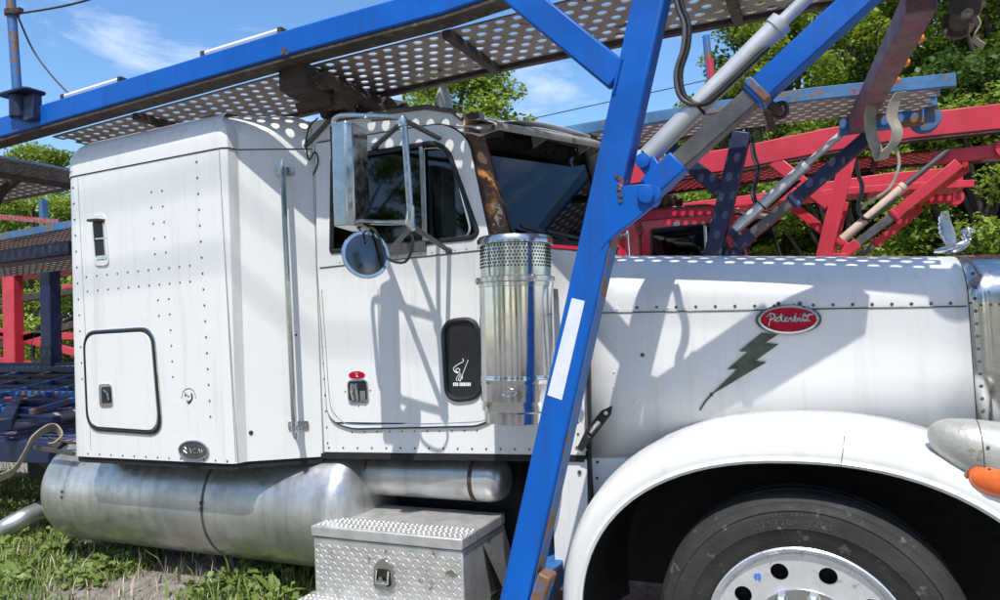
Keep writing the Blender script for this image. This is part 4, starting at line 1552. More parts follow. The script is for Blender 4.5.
        pn = k(pp(646.5, 195.5, Y0 - 0.003))
        m = B()
        m.lathe(pn, (0, s, 0), [(0.030, -0.10), (0.030, 0.012), (0.026, 0.018), (0.004, 0.02)], 20)
        m.build('pin', sfx, root, smooth=40)
        # telescoping arm
        ya = -1.26
        A0, A1, A2, A3 = pp(650, 190, ya), pp(680, 162, ya), pp(752, 99, ya), pp(905, -42, ya)
        m = B()
        m.bar(k(A0), k(A1), 0.082, 0.085, (0, 1, 0))
        m.build('arm_sleeve', sfx, root, bevel=0.006)
        m = B()
        m.bar(k(A0.lerp(A1, 0.7)), k(A2.lerp(A3, 0.2)), 0.066, 0.07, (0, 1, 0))
        m.build('arm_inner', pal['arm'], root, bevel=0.006)
        m = B()
        m.bar(k(A2), k(A3), 0.084, 0.088, (0, 1, 0))
        m.build('arm_outer', sfx, root, bevel=0.006)
        m = B()
        c0 = A2.lerp(A3, 0.02)
        m.bar(k(c0), k(c0 + (A3 - A2).normalized() * 0.03), 0.10, 0.10, (0, 1, 0))
        m.build('arm_collar', pal['worn'], root, bevel=0.006)
        # lift cylinder
        C0, C1, C2 = pp(643, 161, ya), pp(782, 22, ya), pp(880, -72, ya)
        m = B()
        ca_ = (C1 - C0).normalized()
        Lc = (C1 - C0).length
        cax = k(ca_ + C0) - k(C0)
        m.lathe(k(C0), cax, [(0.02, 0.02), (0.036, 0.025), (0.036, Lc - 0.03), (0.041, Lc - 0.03), (0.041, Lc), (0.02, Lc + 0.004)], 24)
        cy = m.build('lift_cylinder', pal['cyl'], root, smooth=40)
        m = B()
        m.tube([k(C1), k(C2)], 0.022, 14)
        m.build('cylinder_rod', pal['rod'], cy)
        m = B()
        for t in (0.40, 0.97):
            m.tube([k(C0.lerp(C1, t)), k(C0.lerp(C1, t + 0.015))], 0.040, 16)
        m.build('cylinder_clamp', 'black', cy)
        m = B()
        ea = [pp(x, y, ya - 0.03) for x, y in ((638, 166), (641, 153), (650, 150), (658, 162), (672, 158), (680, 164), (655, 188))]
        m.plate([k(p) for p in ea], [], V((0, 0.06 * (1 if s == -1 else -1), 0)))
        m.build('cylinder_ear', sfx, root, bevel=0.005)
        m = B()
        m.lathe(k(pp(643, 161, ya - 0.03)), (0, s, 0), [(0.026, -0.08), (0.026, 0.012), (0.004, 0.016)], 16)
        m.build('ear_pin', sfx, root)
        # hydraulic hoses
        for q_, dx_ in ((0, 0), (1, 5)):
            m = B()
            m.tube(smooth_path([k(pp(x + dx_, y, ya - 0.045)) for x, y in ((672, -30), (677, 5), (684, 25), (683, 48), (676, 72), (678, 92), (686, 102), (700, 104), (715, 93), (752, 58), (764, 47))], 5), 0.0085, 8)
            m.build('hose', 'black' if q_ else pal['hose'], root, smooth=60)
        # knuckle at the front of the track
        kn = V((0.62, -1.22, zrack(0.62) - 0.02))
        m = B()
        m.lathe(k(kn + V((0, -0.05, 0))), (0, 1, 0), [(0.035, 0), (0.085, 0.002), (0.085, 0.098), (0.035, 0.10)], 20)
        m.lathe(k(kn + V((0, -0.055, 0))), (0, 1, 0), [(0.03, 0), (0.03, 0.11)], 14)
        m.prism([k(kn + V((-0.02, 0.0, 0.05))), k(kn + V((0.06, 0, 0.05))), k(kn + V((0.05, 0, 0.26)))], (0, 0.02, 0))
        m.build('knuckle', pal['far'], root, bevel=0.004)
        m = B()
        m.bar(k(V((0.14, -1.2, zrack(0.1) - 0.06))), k(V((0.60, -1.2, zrack(0.6) - 0.03))), 0.10, 0.07, (0, 1, 0))
        m.build('nose_bar', pal['worn'], root, bevel=0.006)
    # cross members
    m = B()
    a_, b_ = V((0.40, -0.72, zrack(0.4) - 0.05)), V((0.24, 1.20, zrack(0.3) - 0.05))
    m.bar(a_, b_, 0.105, 0.10, (0, 0, 1))
    cmb = m.build('front_cross_member', pal['cross'], root, bevel=0.008)
    for t in (0.22, 0.38, 0.52):
        m = B()
        q_ = a_.lerp(b_, t) + V((0.062, 0, -0.01))
        m.lathe(q_, (1, 0, -0.3), [(0.022, -0.01), (0.022, 0.01), (0.014, 0.022), (0.003, 0.026)], 12)
        m.build('marker_lamp', 'orange', cmb)
    m = B()
    z_ = zrack(-2.1) - 0.06
    m.bar((-2.12, -1.25, z_), (-2.06, 1.25, z_), 0.16, 0.11, (0, 0, 1))
    mid = m.build('middle_cross_member', 'darkrust', root, bevel=0.01)
    rr_ = random.Random(5)
    m = B()
    for j in range(26):
        y_ = -1.12 + j * 0.022
        m.box((-2.09 + rr_.uniform(-0.11, 0.11), y_, z_ + rr_.uniform(-0.07, 0.03)), (rr_.uniform(0.05, 0.2), rr_.uniform(0.03, 0.1), rr_.uniform(0.03, 0.09)),
              Matrix.Rotation(rr_.uniform(-0.6, 0.6), 3, 'X') @ Matrix.Rotation(rr_.uniform(-0.8, 0.8), 3, 'Z'))
    m.tube([(-2.2, -1.18, z_ - 0.02), (-2.14, -0.9, z_ - 0.08), (-2.2, -0.6, z_ - 0.05)], 0.035, 8)
    m.tube([(-1.98, -1.2, z_ - 0.01), (-1.96, -0.85, z_ - 0.06), (-2.0, -0.62, z_ - 0.05)], 0.03, 8)
    m.tube([(-2.25, -0.70, z_ - 0.03), (-1.88, -0.66, z_ - 0.05)], 0.045, 9)
    m.build('ratchet_gear', 'darkrust', mid, bevel=0.006)
    m = B()
    m.bar((-4.55, -1.2, zrack(-4.55) - 0.05), (-4.55, 1.2, zrack(-4.55) - 0.05), 0.14, 0.10, (0, 0, 1))
    m.build('rear_cross_member', pal['under'], root, bevel=0.008)
    root.location = V(root.location) + V(loc_off)
    return root
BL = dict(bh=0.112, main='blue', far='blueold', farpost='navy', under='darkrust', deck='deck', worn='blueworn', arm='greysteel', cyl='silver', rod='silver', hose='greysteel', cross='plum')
RD = dict(bh=0.19, main='red', far='red', farpost='red', under='darkrust', deck='reddeck', worn='red', arm='greysteel', cyl='tan', rod='greysteel', hose='black', cross='red')
blue_rack = headrack((0, 0, 0), BL, 'blue steel car hauler rack with pierced decks bridging over the white truck', True)
red_rack = headrack((0.67, 3.88, 0.0), RD, 'red steel car hauler rack with pierced decks over the red truck', False)

# extras that belong to the blue rack
def zr(X, up=0.0):
    return V((X, -1.29, zrack(X) + 0.112 + up))
for xa, xb in (((65, 91), (122, 75)), ((205, 50), (282, 28))):
    m = B()
    a_, b_ = at(*xa, Y=-1.30), at(*xb, Y=-1.30)
    a_.z = zrack(a_.x) + 0.131; b_.z = zrack(b_.x) + 0.131
    m.tube([a_, b_], 0.017, 9)
    ra = m.build('guard_tube', 'whitetape', blue_rack)
    for p in (a_, b_):
        m = B()
        m.box(p + V((0, 0, -0.004)), (0.022, 0.04, 0.03))
        m.build('tube_clip', 'darkrust', ra)
def chip_patch(cx, cy, sx_, sy_, n_, seed):
    rg_ = random.Random(seed)
    for q in range(n_):
        ox, oy = rg_.gauss(cx, sx_), rg_.gauss(cy, sy_)
        rr_ = rg_.uniform(0.8, 3.4)
        pts = []
        for k_ in range(9):
            a_ = 2 * math.pi * k_ / 9
            r_ = rr_ * rg_.uniform(0.45, 1.2)
            pts.append(at(ox + math.cos(a_) * r_, oy + math.sin(a_) * r_, Y=-1.3392 - 0.0003 * q))
        m = B()
        m.prism(pts, (0, 0.0008, 0))
        m.build('paint_scar', rg_.choice(['weld', 'weld', 'greysteel', 'darkrust']), blue_rack, smooth=0)
chip_patch(283, 52, 3.0, 1.6, 6, 4)
chip_patch(621, 184, 3.0, 6.0, 13, 5)
m = B()
for j in range(20):
    m.dome(at(613.5 - j * 0.1 + (j * 0.5), 93 - j * 1.75, Y=-1.336), (0, -1, 0), 0.007, 0.006, 6)
m.build('weld_bead', 'blue', blue_rack)
# painted marker rod on the far track
m = B()
m.tube([at(706, 36, Y=0.72), at(711.5, 92, Y=0.72)], 0.022, 10)
mk = m.build('marker_rod', 'blueworn', blue_rack)
m = B()
m.tube([at(709.5, 60, Y=0.72), at(711.6, 84, Y=0.72)], 0.0245, 10)
m.build('rod_sleeve', 'red', mk)
# hook ratchet hanging under the arm collar
m = B()
hp_ = at(775, 108, Y=-1.2)
m.bar(at(757, 100, Y=-1.2), at(780, 112, Y=-1.2), 0.03, 0.05)
m.tube(smooth_path([at(775, 105, Y=-1.2), at(784, 103, Y=-1.2), at(787, 112, Y=-1.2), at(780, 118, Y=-1.2), at(772, 114, Y=-1.2)], 4), 0.008, 7)
for j in range(6):
    m.tube([at(768 + j * 2.2, 101 + j * 2, Y=-1.24), at(771 + j * 2.2, 104 + j * 2, Y=-1.18)], 0.012, 7)
m.build('arm_spring', 'darkrust', blue_rack)
# guard stanchion on the rear of the near beam
sp_ = at(24, 108, Y=-1.30)
SX = sp_.x
st_ = thing('guard_stanchion', (SX, -1.365, zrack(SX) + 0.02), 'round blue guard post in a dark socket on the rear end of the blue beam', 'post')
m = B()
bt = at(19, 118, Y=-1.365); tp = at(9, -25, Y=-1.365)
m.tube([bt, tp], 0.024, 14)
m.build('pole', 'blueworn', st_)
m = B()
m.tube([bt - V((0, 0, 0.0)), bt + V((0, 0, 0.12))], 0.045, 14)
m.prism(round_poly([bt + V((x, y, 0.12)) for x, y in ((-0.10, -0.06), (0.14, -0.06), (0.14, 0.07), (-0.10, 0.07))], 0.03, 3), (0, 0, 0.014))
m.box(bt + V((0.09, 0.015, 0.04)), (0.09, 0.05, 0.13))
m.build('socket', 'navy', st_, bevel=0.003)
m = B()
e0 = at(12, 13.5, Y=-1.365)
m.lathe(e0 - V((0, 0, 0.015)), (0, 0, 1), [(0.026, 0), (0.036, 0.002), (0.036, 0.03), (0.026, 0.032)], 14)
m.box(e0 + V((0.05, 0, 0)), (0.06, 0.025, 0.025))
m.build('cable_clamp', 'darkrust', st_)
m = B()
m.tube(smooth_path([at(17, 14, Y=-1.365), at(60, 7, Y=-1.28), at(95, -2, Y=-1.25), at(130, -15, Y=-1.22)], 4), 0.0055, 6)
tag(m.build('guard_cable', 'wire'), 'thin steel guard cable running forward from the blue stanchion', 'cable')
m = B()
m.tube(smooth_path([at(18, 17, Y=-1.365), at(33, 50, Y=-1.29), at(52, 76, Y=-1.27), at(70, 95, Y=-1.25)], 5), 0.0055, 6)
tag(m.build('guard_cable', 'wire'), 'slack guard cable drooping from the stanchion down to the blue beam', 'cable')
# straps hanging from the front cross member of the blue rack
m = B()
pth = [at(x, y, Y=0.55) for x, y in ((901, 92), (894, 104), (892, 118), (897, 130), (895, 142), (886, 152), (881, 160), (877, 150), (872, 136), (870, 118), (872, 104))]
m.strip(smooth_path(pth, 5), V((0.055, 0.05, 0.012)), 0.003)
tag(m.build('tie_strap', 'webbing', smooth=60), 'loop of tan tie-down webbing hanging under the plum cross member', 'strap')
m = B()
m.tube(smooth_path([at(x, y, Y=0.6) for x, y in ((896, 148), (899, 165), (890, 188), (872, 200), (862, 207))], 5), 0.009, 7)
tag(m.build('loose_rope', 'webbing', smooth=60), 'loose grey rope end trailing below the hanging strap', 'rope')
# ratchet roller at front of near track
m = B()
wv = at(962, 15, Y=-0.72)
m.lathe(wv + V((0, -0.12, 0)), (0, 1, 0), [(0.02, 0), (0.055, 0.002), (0.055, 0.03), (0.035, 0.032), (0.035, 0.2), (0.055, 0.202), (0.055, 0.23), (0.02, 0.232)], 14)
rw = m.build('strap_winch', 'darkrust', blue_rack)
m = B()
m.strip(smooth_path([wv + V((0.03, 0, 0)), wv + V((0.05, 0, -0.05)), wv + V((0.03, 0, -0.09)), wv + V((0.06, 0, -0.13))], 4), V((0, 0.06, 0)), 0.002)
m.build('winch_strap', 'webbing', rw)

# ================================================================== RED TRUCK (same model, parked beyond)
RT = thing('semi_truck', (-1.6, 0, 0), 'red semi truck parked beyond the white one, under the red rack', 'truck')
def copy_part(o, parent, rec=True):
    c_ = o.copy()
    COL.objects.link(c_)
    c_.parent = parent
    for sl in c_.material_slots:
        if sl.material in (MAT['white'], MAT['cabgrey'], MAT['rusty']):
            sl.link = 'OBJECT'
            sl.material = MAT['redtruck']
    if rec:
        for ch in o.children:
            if not ch.name.startswith(('porthole', 'sticker', 'bolt_decal', 'badge', 'door_badge', 'roof_seam', 'paint_chip')):
                copy_part(ch, c_, rec)
    return c_
skip = ('mirror', 'hood_badge', 'oval_badge', 'luggage_door', 'vent_frame', 'hood_ornament', 'bonnet_catch', 'roof_lamp', 'spot_mirror')
for ch in list(TR.children):
    if not ch.name.startswith(skip):
        copy_part(ch, RT)
RT.location = V((-1.6 + 0.67, 3.88, 0))

# ================================================================== BLUE TRAILER behind the white truck
TL = thing('car_trailer', (-6.5, 0, 0), 'blue car hauler trailer with worn pierced decks coupled behind the white truck', 'trailer')
m = perforated(-9.0, -4.5, -0.75, -0.1, lambda X: 1.03 + 0.01 * (X + 4.5), 0.13, 0.105, 0.036)
m.build('lower_track', 'bluedeck', TL, smooth=0, merge=True)
m = perforated(-9.0, -4.9, 0.25, 1.0, lambda X: 1.05, 0.13, 0.105, 0.036)
m.build('lower_track', 'bluedeck', TL, smooth=0, merge=True)
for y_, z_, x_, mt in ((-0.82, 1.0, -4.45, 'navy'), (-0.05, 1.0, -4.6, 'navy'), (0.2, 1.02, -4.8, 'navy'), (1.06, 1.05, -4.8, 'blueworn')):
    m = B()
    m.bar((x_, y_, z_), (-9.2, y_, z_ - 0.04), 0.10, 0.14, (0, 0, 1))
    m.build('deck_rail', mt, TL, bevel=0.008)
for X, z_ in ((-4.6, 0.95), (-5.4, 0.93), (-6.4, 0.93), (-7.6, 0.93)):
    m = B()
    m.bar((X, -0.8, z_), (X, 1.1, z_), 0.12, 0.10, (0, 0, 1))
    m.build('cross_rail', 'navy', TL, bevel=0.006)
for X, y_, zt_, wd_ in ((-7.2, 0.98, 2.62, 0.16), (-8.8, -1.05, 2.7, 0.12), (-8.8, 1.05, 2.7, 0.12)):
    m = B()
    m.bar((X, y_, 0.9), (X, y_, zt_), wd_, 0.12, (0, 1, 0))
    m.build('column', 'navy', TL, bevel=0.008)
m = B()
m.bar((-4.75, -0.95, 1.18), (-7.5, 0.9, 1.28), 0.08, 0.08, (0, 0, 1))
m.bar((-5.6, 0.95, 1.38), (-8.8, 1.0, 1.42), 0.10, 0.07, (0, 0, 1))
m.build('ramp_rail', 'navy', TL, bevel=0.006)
m = B()
m.tube([(-5.4, -0.85, 1.1), (-5.35, 0.9, 1.16)], 0.04, 12)
m.build('roller', 'silver', TL)
m = B()
m.tube([(-6.6, 0.9, 1.44), (-9, 1.02, 1.46)], 0.03, 10)
m.build('handrail', 'silver', TL)
rr = random.Random(21)
for k in range(9):
    m = B()
    z_ = 1.16 + k * 0.035
    y_ = -0.55 + k * 0.19
    m.bar((-4.75 - rr.uniform(0, 0.6), y_, z_), (-8.9, y_ + rr.uniform(-0.15, 0.15), z_ + rr.uniform(-0.03, 0.08)), rr.uniform(0.04, 0.10), rr.uniform(0.04, 0.07), (0, 0, 1))
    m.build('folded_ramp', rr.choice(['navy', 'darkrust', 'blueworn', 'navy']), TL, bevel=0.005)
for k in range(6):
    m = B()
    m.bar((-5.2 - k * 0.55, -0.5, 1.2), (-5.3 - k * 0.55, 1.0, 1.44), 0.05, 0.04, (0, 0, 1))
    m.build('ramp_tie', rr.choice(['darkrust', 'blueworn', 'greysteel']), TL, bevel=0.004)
m = perforated(-9.0, -5.0, -0.28, 0.55, lambda X: 2.36, 0.09, 0.08, 0.022)
m.build('middle_track', 'deck', TL, smooth=0, merge=True)
m = B()
m.bar((-5.0, -0.3, 2.38), (-9.0, -0.3, 2.38), 0.06, 0.10, (0, 0, 1))
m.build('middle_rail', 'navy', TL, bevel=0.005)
# upper near deck just behind the rack
m = perforated(-8.2, -4.75, -1.15, -0.30, lambda X: 2.83 + 0.006 * (X + 4.75), 0.09, 0.08, 0.02)
m.build('upper_track', 'deck', TL, smooth=0, merge=True)
for y_, mt in ((-1.2, 'blue'), (-0.27, 'navy')):
    m = B()
    m.bar((-4.72, y_, 2.86), (-8.3, y_, 2.84), 0.07, 0.06, (0, 0, 1))
    m.build('upper_rail', mt, TL, bevel=0.006)
m = B()
m.bar((-4.72, -1.24, 2.85), (-4.72, -0.2, 2.85), 0.05, 0.07, (0, 0, 1))
m.build('end_plate', 'blueold', TL, bevel=0.004)
m = B()
m.tube(smooth_path([(-4.9, -0.75, 2.8), (-5.05, -0.78, 2.7), (-5.1, -0.8, 2.55)], 4), 0.03, 8)
m.tube([(-4.9, -0.95, 2.78), (-5.3, -0.9, 2.5)], 0.014, 8)
m.build('trailer_linkage', 'darkrust', TL)
# guard pieces on the far track
m = B()
m.bar(at(0, 217, Y=0.72), at(60, 222, Y=0.72), 0.05, 0.04)
m.build('guard_rail', 'weld', TL)
m = B()
m.bar(at(43, 200, Y=1.0), at(44, 222, Y=1.0), 0.06, 0.06)
m.build('guard_stub', 'blueold', TL)
# silver pipe at the lower left
m = B()
m.tube(smooth_path([at(-40, 552, Y=-0.95), at(-5, 534, Y=-0.9), at(20, 520, Y=-0.8), at(44, 510, Y=-0.65), at(75, 508, Y=-0.45)], 6), 0.062, 20)
m.tube([at(-40, 552, Y=-0.95), at(-42, 553, Y=-0.96)], 0.066, 20)
tag(m.build('tail_pipe', 'alum', smooth=50), 'bent dull metal tail pipe low behind the silver fuel tank', 'pipe')
# tan strap draped over the lower deck
m = B()
pth = [at(x, y, Y=yy) for x, y, yy in ((-8, 480, -1.12), (12, 472, -1.12), (24, 455, -1.12), (32, 440, -1.10), (46, 429, -1.0), (56, 428, -0.92), (62, 437, -0.95), (55, 445, -1.0), (48, 447, -1.02))]
m.strip(smooth_path(pth, 5), V((0.05, -0.03, 0.05)), 0.004)
tag(m.build('deck_strap', 'webbing', smooth=60), 'wide tan ratchet strap draped over the edge of the blue trailer deck', 'strap')
m = B()
m.bar(at(35, 447, Y=-1.05), at(74, 454, Y=-1.05), 0.02, 0.02)
m.build('hook_rod', 'greysteel', TL)

# ================================================================== RED TRAILER behind the red truck
RL = thing('car_trailer', (-9, 3.9, 0), 'red car hauler trailer with red columns behind the red truck', 'trailer')
for X, y_ in ((-10.5, 2.62), (-9.3, 5.1), (-7.6, 5.1), (-11.2, 2.62)):
    m = B()
    m.bar((X, y_, 0.7), (X, y_, 2.74), 0.26, 0.14, (0, 1, 0))
    m.build('column', 'red', RL, bevel=0.01)
for y_ in (2.62, 5.1):
    m = B()
    m.bar((-6.4, y_, 2.8), (-13, y_, 2.75), 0.14, 0.14, (0, 0, 1))
    m.build('upper_rail', 'red', RL, bevel=0.01)
    m = B()
    m.bar((-6.4, y_, 1.1), (-13, y_, 1.05), 0.14, 0.16, (0, 0, 1))
    m.build('lower_rail', 'red', RL, bevel=0.01)
for y_ in (2.62, 5.1):
    for a_, b_ in (((-8.2, 1.35), (-12.8, 2.3)), ((-8.3, 2.1), (-12.6, 1.5)), ((-8.2, 1.75), (-12.8, 1.95)), ((-8.2, 1.2), (-12.8, 1.7)), ((-8.2, 2.45), (-12.8, 2.3))):
        m = B()
        m.bar((a_[0], y_ + 0.1, a_[1]), (b_[0], y_ + 0.1, b_[1]), 0.10, 0.10, (0, 1, 0))
        m.build('ramp', 'red' if a_[1] < 2 else 'darkrust', RL, bevel=0.008)
m = perforated(-13, -6.4, 2.7, 3.4, lambda X: 2.74, 0.15, 0.12, 0.035)
m.build('upper_track', 'reddeck', RL, smooth=0, merge=True)
m = perforated(-13, -6.4, 2.7, 3.4, lambda X: 1.12, 0.15, 0.12, 0.035)
m.build('lower_track', 'reddeck', RL, smooth=0, merge=True)
for k in range(3):
    m = B()
    m.tube(smooth_path([(-8.6 + k * 0.25, 2.75, 2.1), (-8.9 + k * 0.2, 2.7, 1.9), (-9.0 + k * 0.2, 2.7, 1.5), (-8.7 + k * 0.2, 2.7, 1.3)], 5), 0.03, 8)
    m.v = [p + V((-1.2, 0, 0)) for p in m.v]
    m.build('hose', 'black', RL)

# ================================================================== TREES
def leaf_cloud(centres, per, spread, size, seed):
    """leaf-sized folded faces in clumps -> (verts, faces) arrays"""
    rg = np.random.default_rng(seed)
    cs = np.repeat(np.array(centres), per, axis=0)
    n_ = len(cs)
    dirs = rg.normal(size=(n_, 3))
    dirs /= np.linalg.norm(dirs, axis=1)[:, None]
    rr_ = spread * rg.random(n_) ** 0.45
    P = cs + dirs * rr_[:, None] * np.array([1, 1, 0.72])
    a_ = rg.normal(size=(n_, 3)); a_[:, 2] *= 0.45; a_[:, 2] -= 0.25
    a_ /= np.linalg.norm(a_, axis=1)[:, None]
    up = rg.normal(size=(n_, 3)) * 0.55 + np.array([0, -0.25, 0.9])
    b_ = np.cross(a_, up); b_ /= np.linalg.norm(b_, axis=1)[:, None] + 1e-6
    nn = np.cross(b_, a_)
    sz = size * (0.6 + 0.8 * rg.random(n_))[:, None]
    v = np.stack([P - a_ * sz * 0.5, P + b_ * sz * 0.42 - a_ * sz * 0.05 + nn * sz * 0.10, P + a_ * sz * 0.62, P - b_ * sz * 0.42 - a_ * sz * 0.05 + nn * sz * 0.10], axis=1)
    return v.reshape(-1, 3), n_
def leaf_mesh(name, v, n_, mat):
    me = bpy.data.meshes.new(name)
    me.vertices.add(n_ * 4)
    me.vertices.foreach_set('co', v.astype(np.float32).ravel())
    idx = (np.arange(n_)[:, None] * 4 + np.array([0, 1, 2, 0, 2, 3])).ravel()
    me.loops.add(n_ * 6)
    me.loops.foreach_set('vertex_index', idx.astype(np.int32))
    me.polygons.add(n_ * 2)
    me.polygons.foreach_set('loop_start', np.arange(0, n_ * 6, 3, dtype=np.int32))
    me.update(calc_edges=True)
    me.validate()
    me.materials.append(MAT[mat])
    return me
def tree_proto(seed, H, R, zlow, nclump, per, mat, size):
    rg = random.Random(seed)
    tm = B()
    trunk = [V((0, 0, -0.1))]
    for j in range(1, 7):
        trunk.append(V((rg.uniform(-.12, .12) * j * 0.5, rg.uniform(-.12, .12) * j * 0.5, H * 0.14 * j)))
    tm.tube(trunk, [0.16 * (1 - 0.13 * j) * H / 7 for j in range(7)], 9)
    cen = []
    for j in range(nclump):
        z_ = zlow + (H - zlow) * rg.random() ** 0.85
        t = (z_ - zlow) / (H - zlow)
        rad_ = R * (0.55 + 0.9 * t - 1.25 * t * t + 0.1)
        a_ = rg.uniform(0, 2 * math.pi)
        q = rad_ * math.sqrt(rg.uniform(0.12, 1.0))
        c_ = V((math.cos(a_) * q, math.sin(a_) * q, z_))
        cen.append(tuple(c_))
        if j % 2 == 0:
            s_ = trunk[min(5, max(1, int(z_ * 0.65 / (H * 0.14))))]
            mid_ = s_.lerp(c_, 0.5) + V((0, 0, 0.15))
            tm.tube([s_, mid_, c_], [0.065, 0.04, 0.014], 6)
    v, n_ = leaf_cloud(cen, per, 0.43, size, seed)
    return tm, leaf_mesh('crown', v, n_, mat)
protos = []
for sd_i, H, R, zl, nc, per, mt, sz in ((11, 7.2, 2.3, 1.6, 90, 300, 'leaf', 0.082), (12, 8.6, 2.6, 1.4, 108, 300, 'leaf', 0.085), (13, 9.4, 2.5, 2.0, 92, 300, 'leaf2', 0.09), (14, 5.2, 2.2, 0.7, 82, 330, 'leaf', 0.075), (15, 9.0, 2.4, 2.4, 80, 300, 'leaf3', 0.09)):
    tm, cm = tree_proto(sd_i, H, R, zl, nc, per, mt, sz)
    o_ = tm.build('trunk', 'bark', smooth=60)
    protos.append((o_.data, cm))
    bpy.data.objects.remove(o_)
TREES = [
    # x, y, proto, scale, rot, label
    (-7.9, 11.5, 0, 1.08, 0.3, 'rounded bright green maple tree standing behind the white cab roof'),
    (-4.6, 13.0, 3, 0.9, 1.0, None), (-2.4, 12.0, 0, 0.86, 2.0, None), (-0.9, 10.6, 1, 0.88, 0.8, None), (0.9, 11.4, 1, 1.05, 4.0, None), (2.6, 10.2, 2, 1.0, 1.5, None),
    (4.2, 11.0, 1, 1.1, 2.6, None), (6.2, 11.5, 4, 1.1, 0.2, None), (8.4, 12.2, 2, 1.05, 5.1, None), (0.2, 9.0, 3, 0.95, 3.3, None), (2.0, 8.6, 3, 0.88, 5.9, None),
    (3.6, 8.8, 3, 1.0, 1.9, None), (5.4, 9.2, 3, 1.05, 0.7, None), (-2.0, 9.4, 3, 0.75, 2.9, None), (-0.4, 14.5, 2, 1.05, 3.9, None), (2.2, 15, 4, 1.15, 0.9, None), (5.0, 15, 2, 1.15, 2.2, None),
    (-17.5, 8.8, 3, 1.05, 0.4, None), (-20.5, 9.5, 1, 0.85, 2.0, None), (-24, 10.5, 0, 1.05, 3.6, None), (-15, 11.5, 0, 0.8, 4.4, None), (-28, 12, 1, 0.9, 1.2, None),
    (-9, -15, 1, 1.0, 0.3, 0), (-4.5, -14, 0, 1.1, 1.3, 0), (0.5, -15.5, 2, 1.0, 2.3, 0), (4.5, -14.5, 1, 1.05, 3.3, 0), (9, -15, 0, 1.15, 4.3, 0), (13, -12, 2, 1.0, 5.3, 0), (15, -5, 1, 1.0, 0.8, 0), (-14, -13, 2, 1.0, 2.8, 0),  # unseen trees added behind the camera to darken reflections in the chrome
    (-12, 14.5, 3, 0.8, 5.2, None), (-9.8, 15.5, 0, 0.7, 0.9, None),
]
for i, (x, y, p_, sc_t, rz, lab) in enumerate(TREES):
    nm = 'maple_tree' if p_ in (0, 1, 4) else 'dark_tree' if p_ == 2 else 'leafy_shrub'
    if lab == 0:
        lab, grp = 'unseen tree added behind the camera to darken the chrome reflections', 'unseen trees added for reflections'
    elif lab is None:
        if x < -8:
            lab, grp = {'maple_tree': 'green maple tree beyond the trailers behind the white sleeper', 'dark_tree': 'dark green tree beyond the trailers',
                        'leafy_shrub': 'low leafy shrub beyond the trailers behind the white sleeper'}[nm], 'trees beyond the trailers'
        else:
            lab, grp = {'maple_tree': 'tall bright green maple in the wood behind the red truck', 'dark_tree': 'dark green tree with bare lower trunk behind the red truck',
                        'leafy_shrub': 'low bright leafy shrub at the wood edge behind the red truck'}[nm], 'trees behind the red truck'
    else:
        grp = None
    t_ = thing(nm, (x, y, 0), lab, 'shrub' if nm == 'leafy_shrub' else 'tree', grp)
    t_.rotation_euler.z = rz
    t_.scale = (sc_t * 1.3, sc_t * 1.3, sc_t) if i == 0 else (sc_t,) * 3
    for pn, me in (('trunk', protos[p_][0]), ('crown', protos[p_][1])):
        c_ = bpy.data.objects.new(pn, me)
        COL.objects.link(c_)
        c_.parent = t_
# deep wood further back: one mass
cen = []
rg = random.Random(3)
for j in range(620):
    x = rg.uniform(-42, 22)
    cen.append((x, 19 + rg.uniform(0, 3.5) + (abs(x) * 0.05), rg.uniform(0.2, 6.5 if x > -2.5 else 3.0)))
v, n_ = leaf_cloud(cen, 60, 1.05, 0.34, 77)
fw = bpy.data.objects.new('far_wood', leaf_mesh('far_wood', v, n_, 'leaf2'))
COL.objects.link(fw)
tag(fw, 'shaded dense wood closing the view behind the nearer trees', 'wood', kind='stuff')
# bare trunks in the wood
for x, y, h, r_ in ((3.1, 13.0, 8.0, 0.16), (4.6, 12.6, 8.5, 0.13), (1.4, 12.8, 7.5, 0.12), (5.7, 12.9, 8, 0.14)):
    m = B()
    m.tube([(x, y, -0.1), (x + 0.06, y, h * 0.3), (x - 0.05, y + 0.05, h * 0.65), (x + 0.1, y, h)], [r_, r_ * 0.9, r_ * 0.7, r_ * 0.35], 9)
    for k in range(4):
        z_ = h * (0.45 + k * 0.13)
        sgn = 1 if k % 2 else -1
        m.tube([(x, y, z_), (x + sgn * 0.5, y, z_ + 0.3), (x + sgn * 1.0, y - 0.1, z_ + 0.8)], [r_ * 0.4, r_ * 0.25, 0.01], 6)
    tag(m.build('bare_trunk', 'bark', smooth=60), 'slim bare dark trunk standing among the maples behind the red truck', 'tree trunk', 'bare trunks in the wood')
# overhead wire crossing the sky beside the maple
m = B()
a_, b_ = at(-200, 240, Y=24), at(1100, -12, Y=24)
W = []
for k in range(13):
    t = k / 12
    p = a_.lerp(b_, t)
    W.append(p - V((0, 0, 1.2 * 4 * t * (1 - t))))
m.tube(W, 0.022, 5)
tag(m.build('overhead_wire', 'wire'), 'thin overhead utility wire crossing the sky above the maple', 'wire')

for pa, pb_, lab in (((72, 208.5), (168, 184.5), 'upper of two utility cables strung high above the yard alongside the truck'), ((76, 283), (168, 265.5), 'lower of two utility cables strung high above the yard alongside the truck')):
    a_, b_ = SLP.on(*pa), SLP.on(*pb_)
    d_ = (b_ - a_).normalized()
    c_ = (a_ + b_) / 2 + SUNDIR * 11.0
    m = B()
    m.tube([c_ + d_ * t for t in (-30, -10, 0, 10, 30)], 0.011, 6)
    tag(m.build('utility_cable', 'wire'), lab, 'cable')

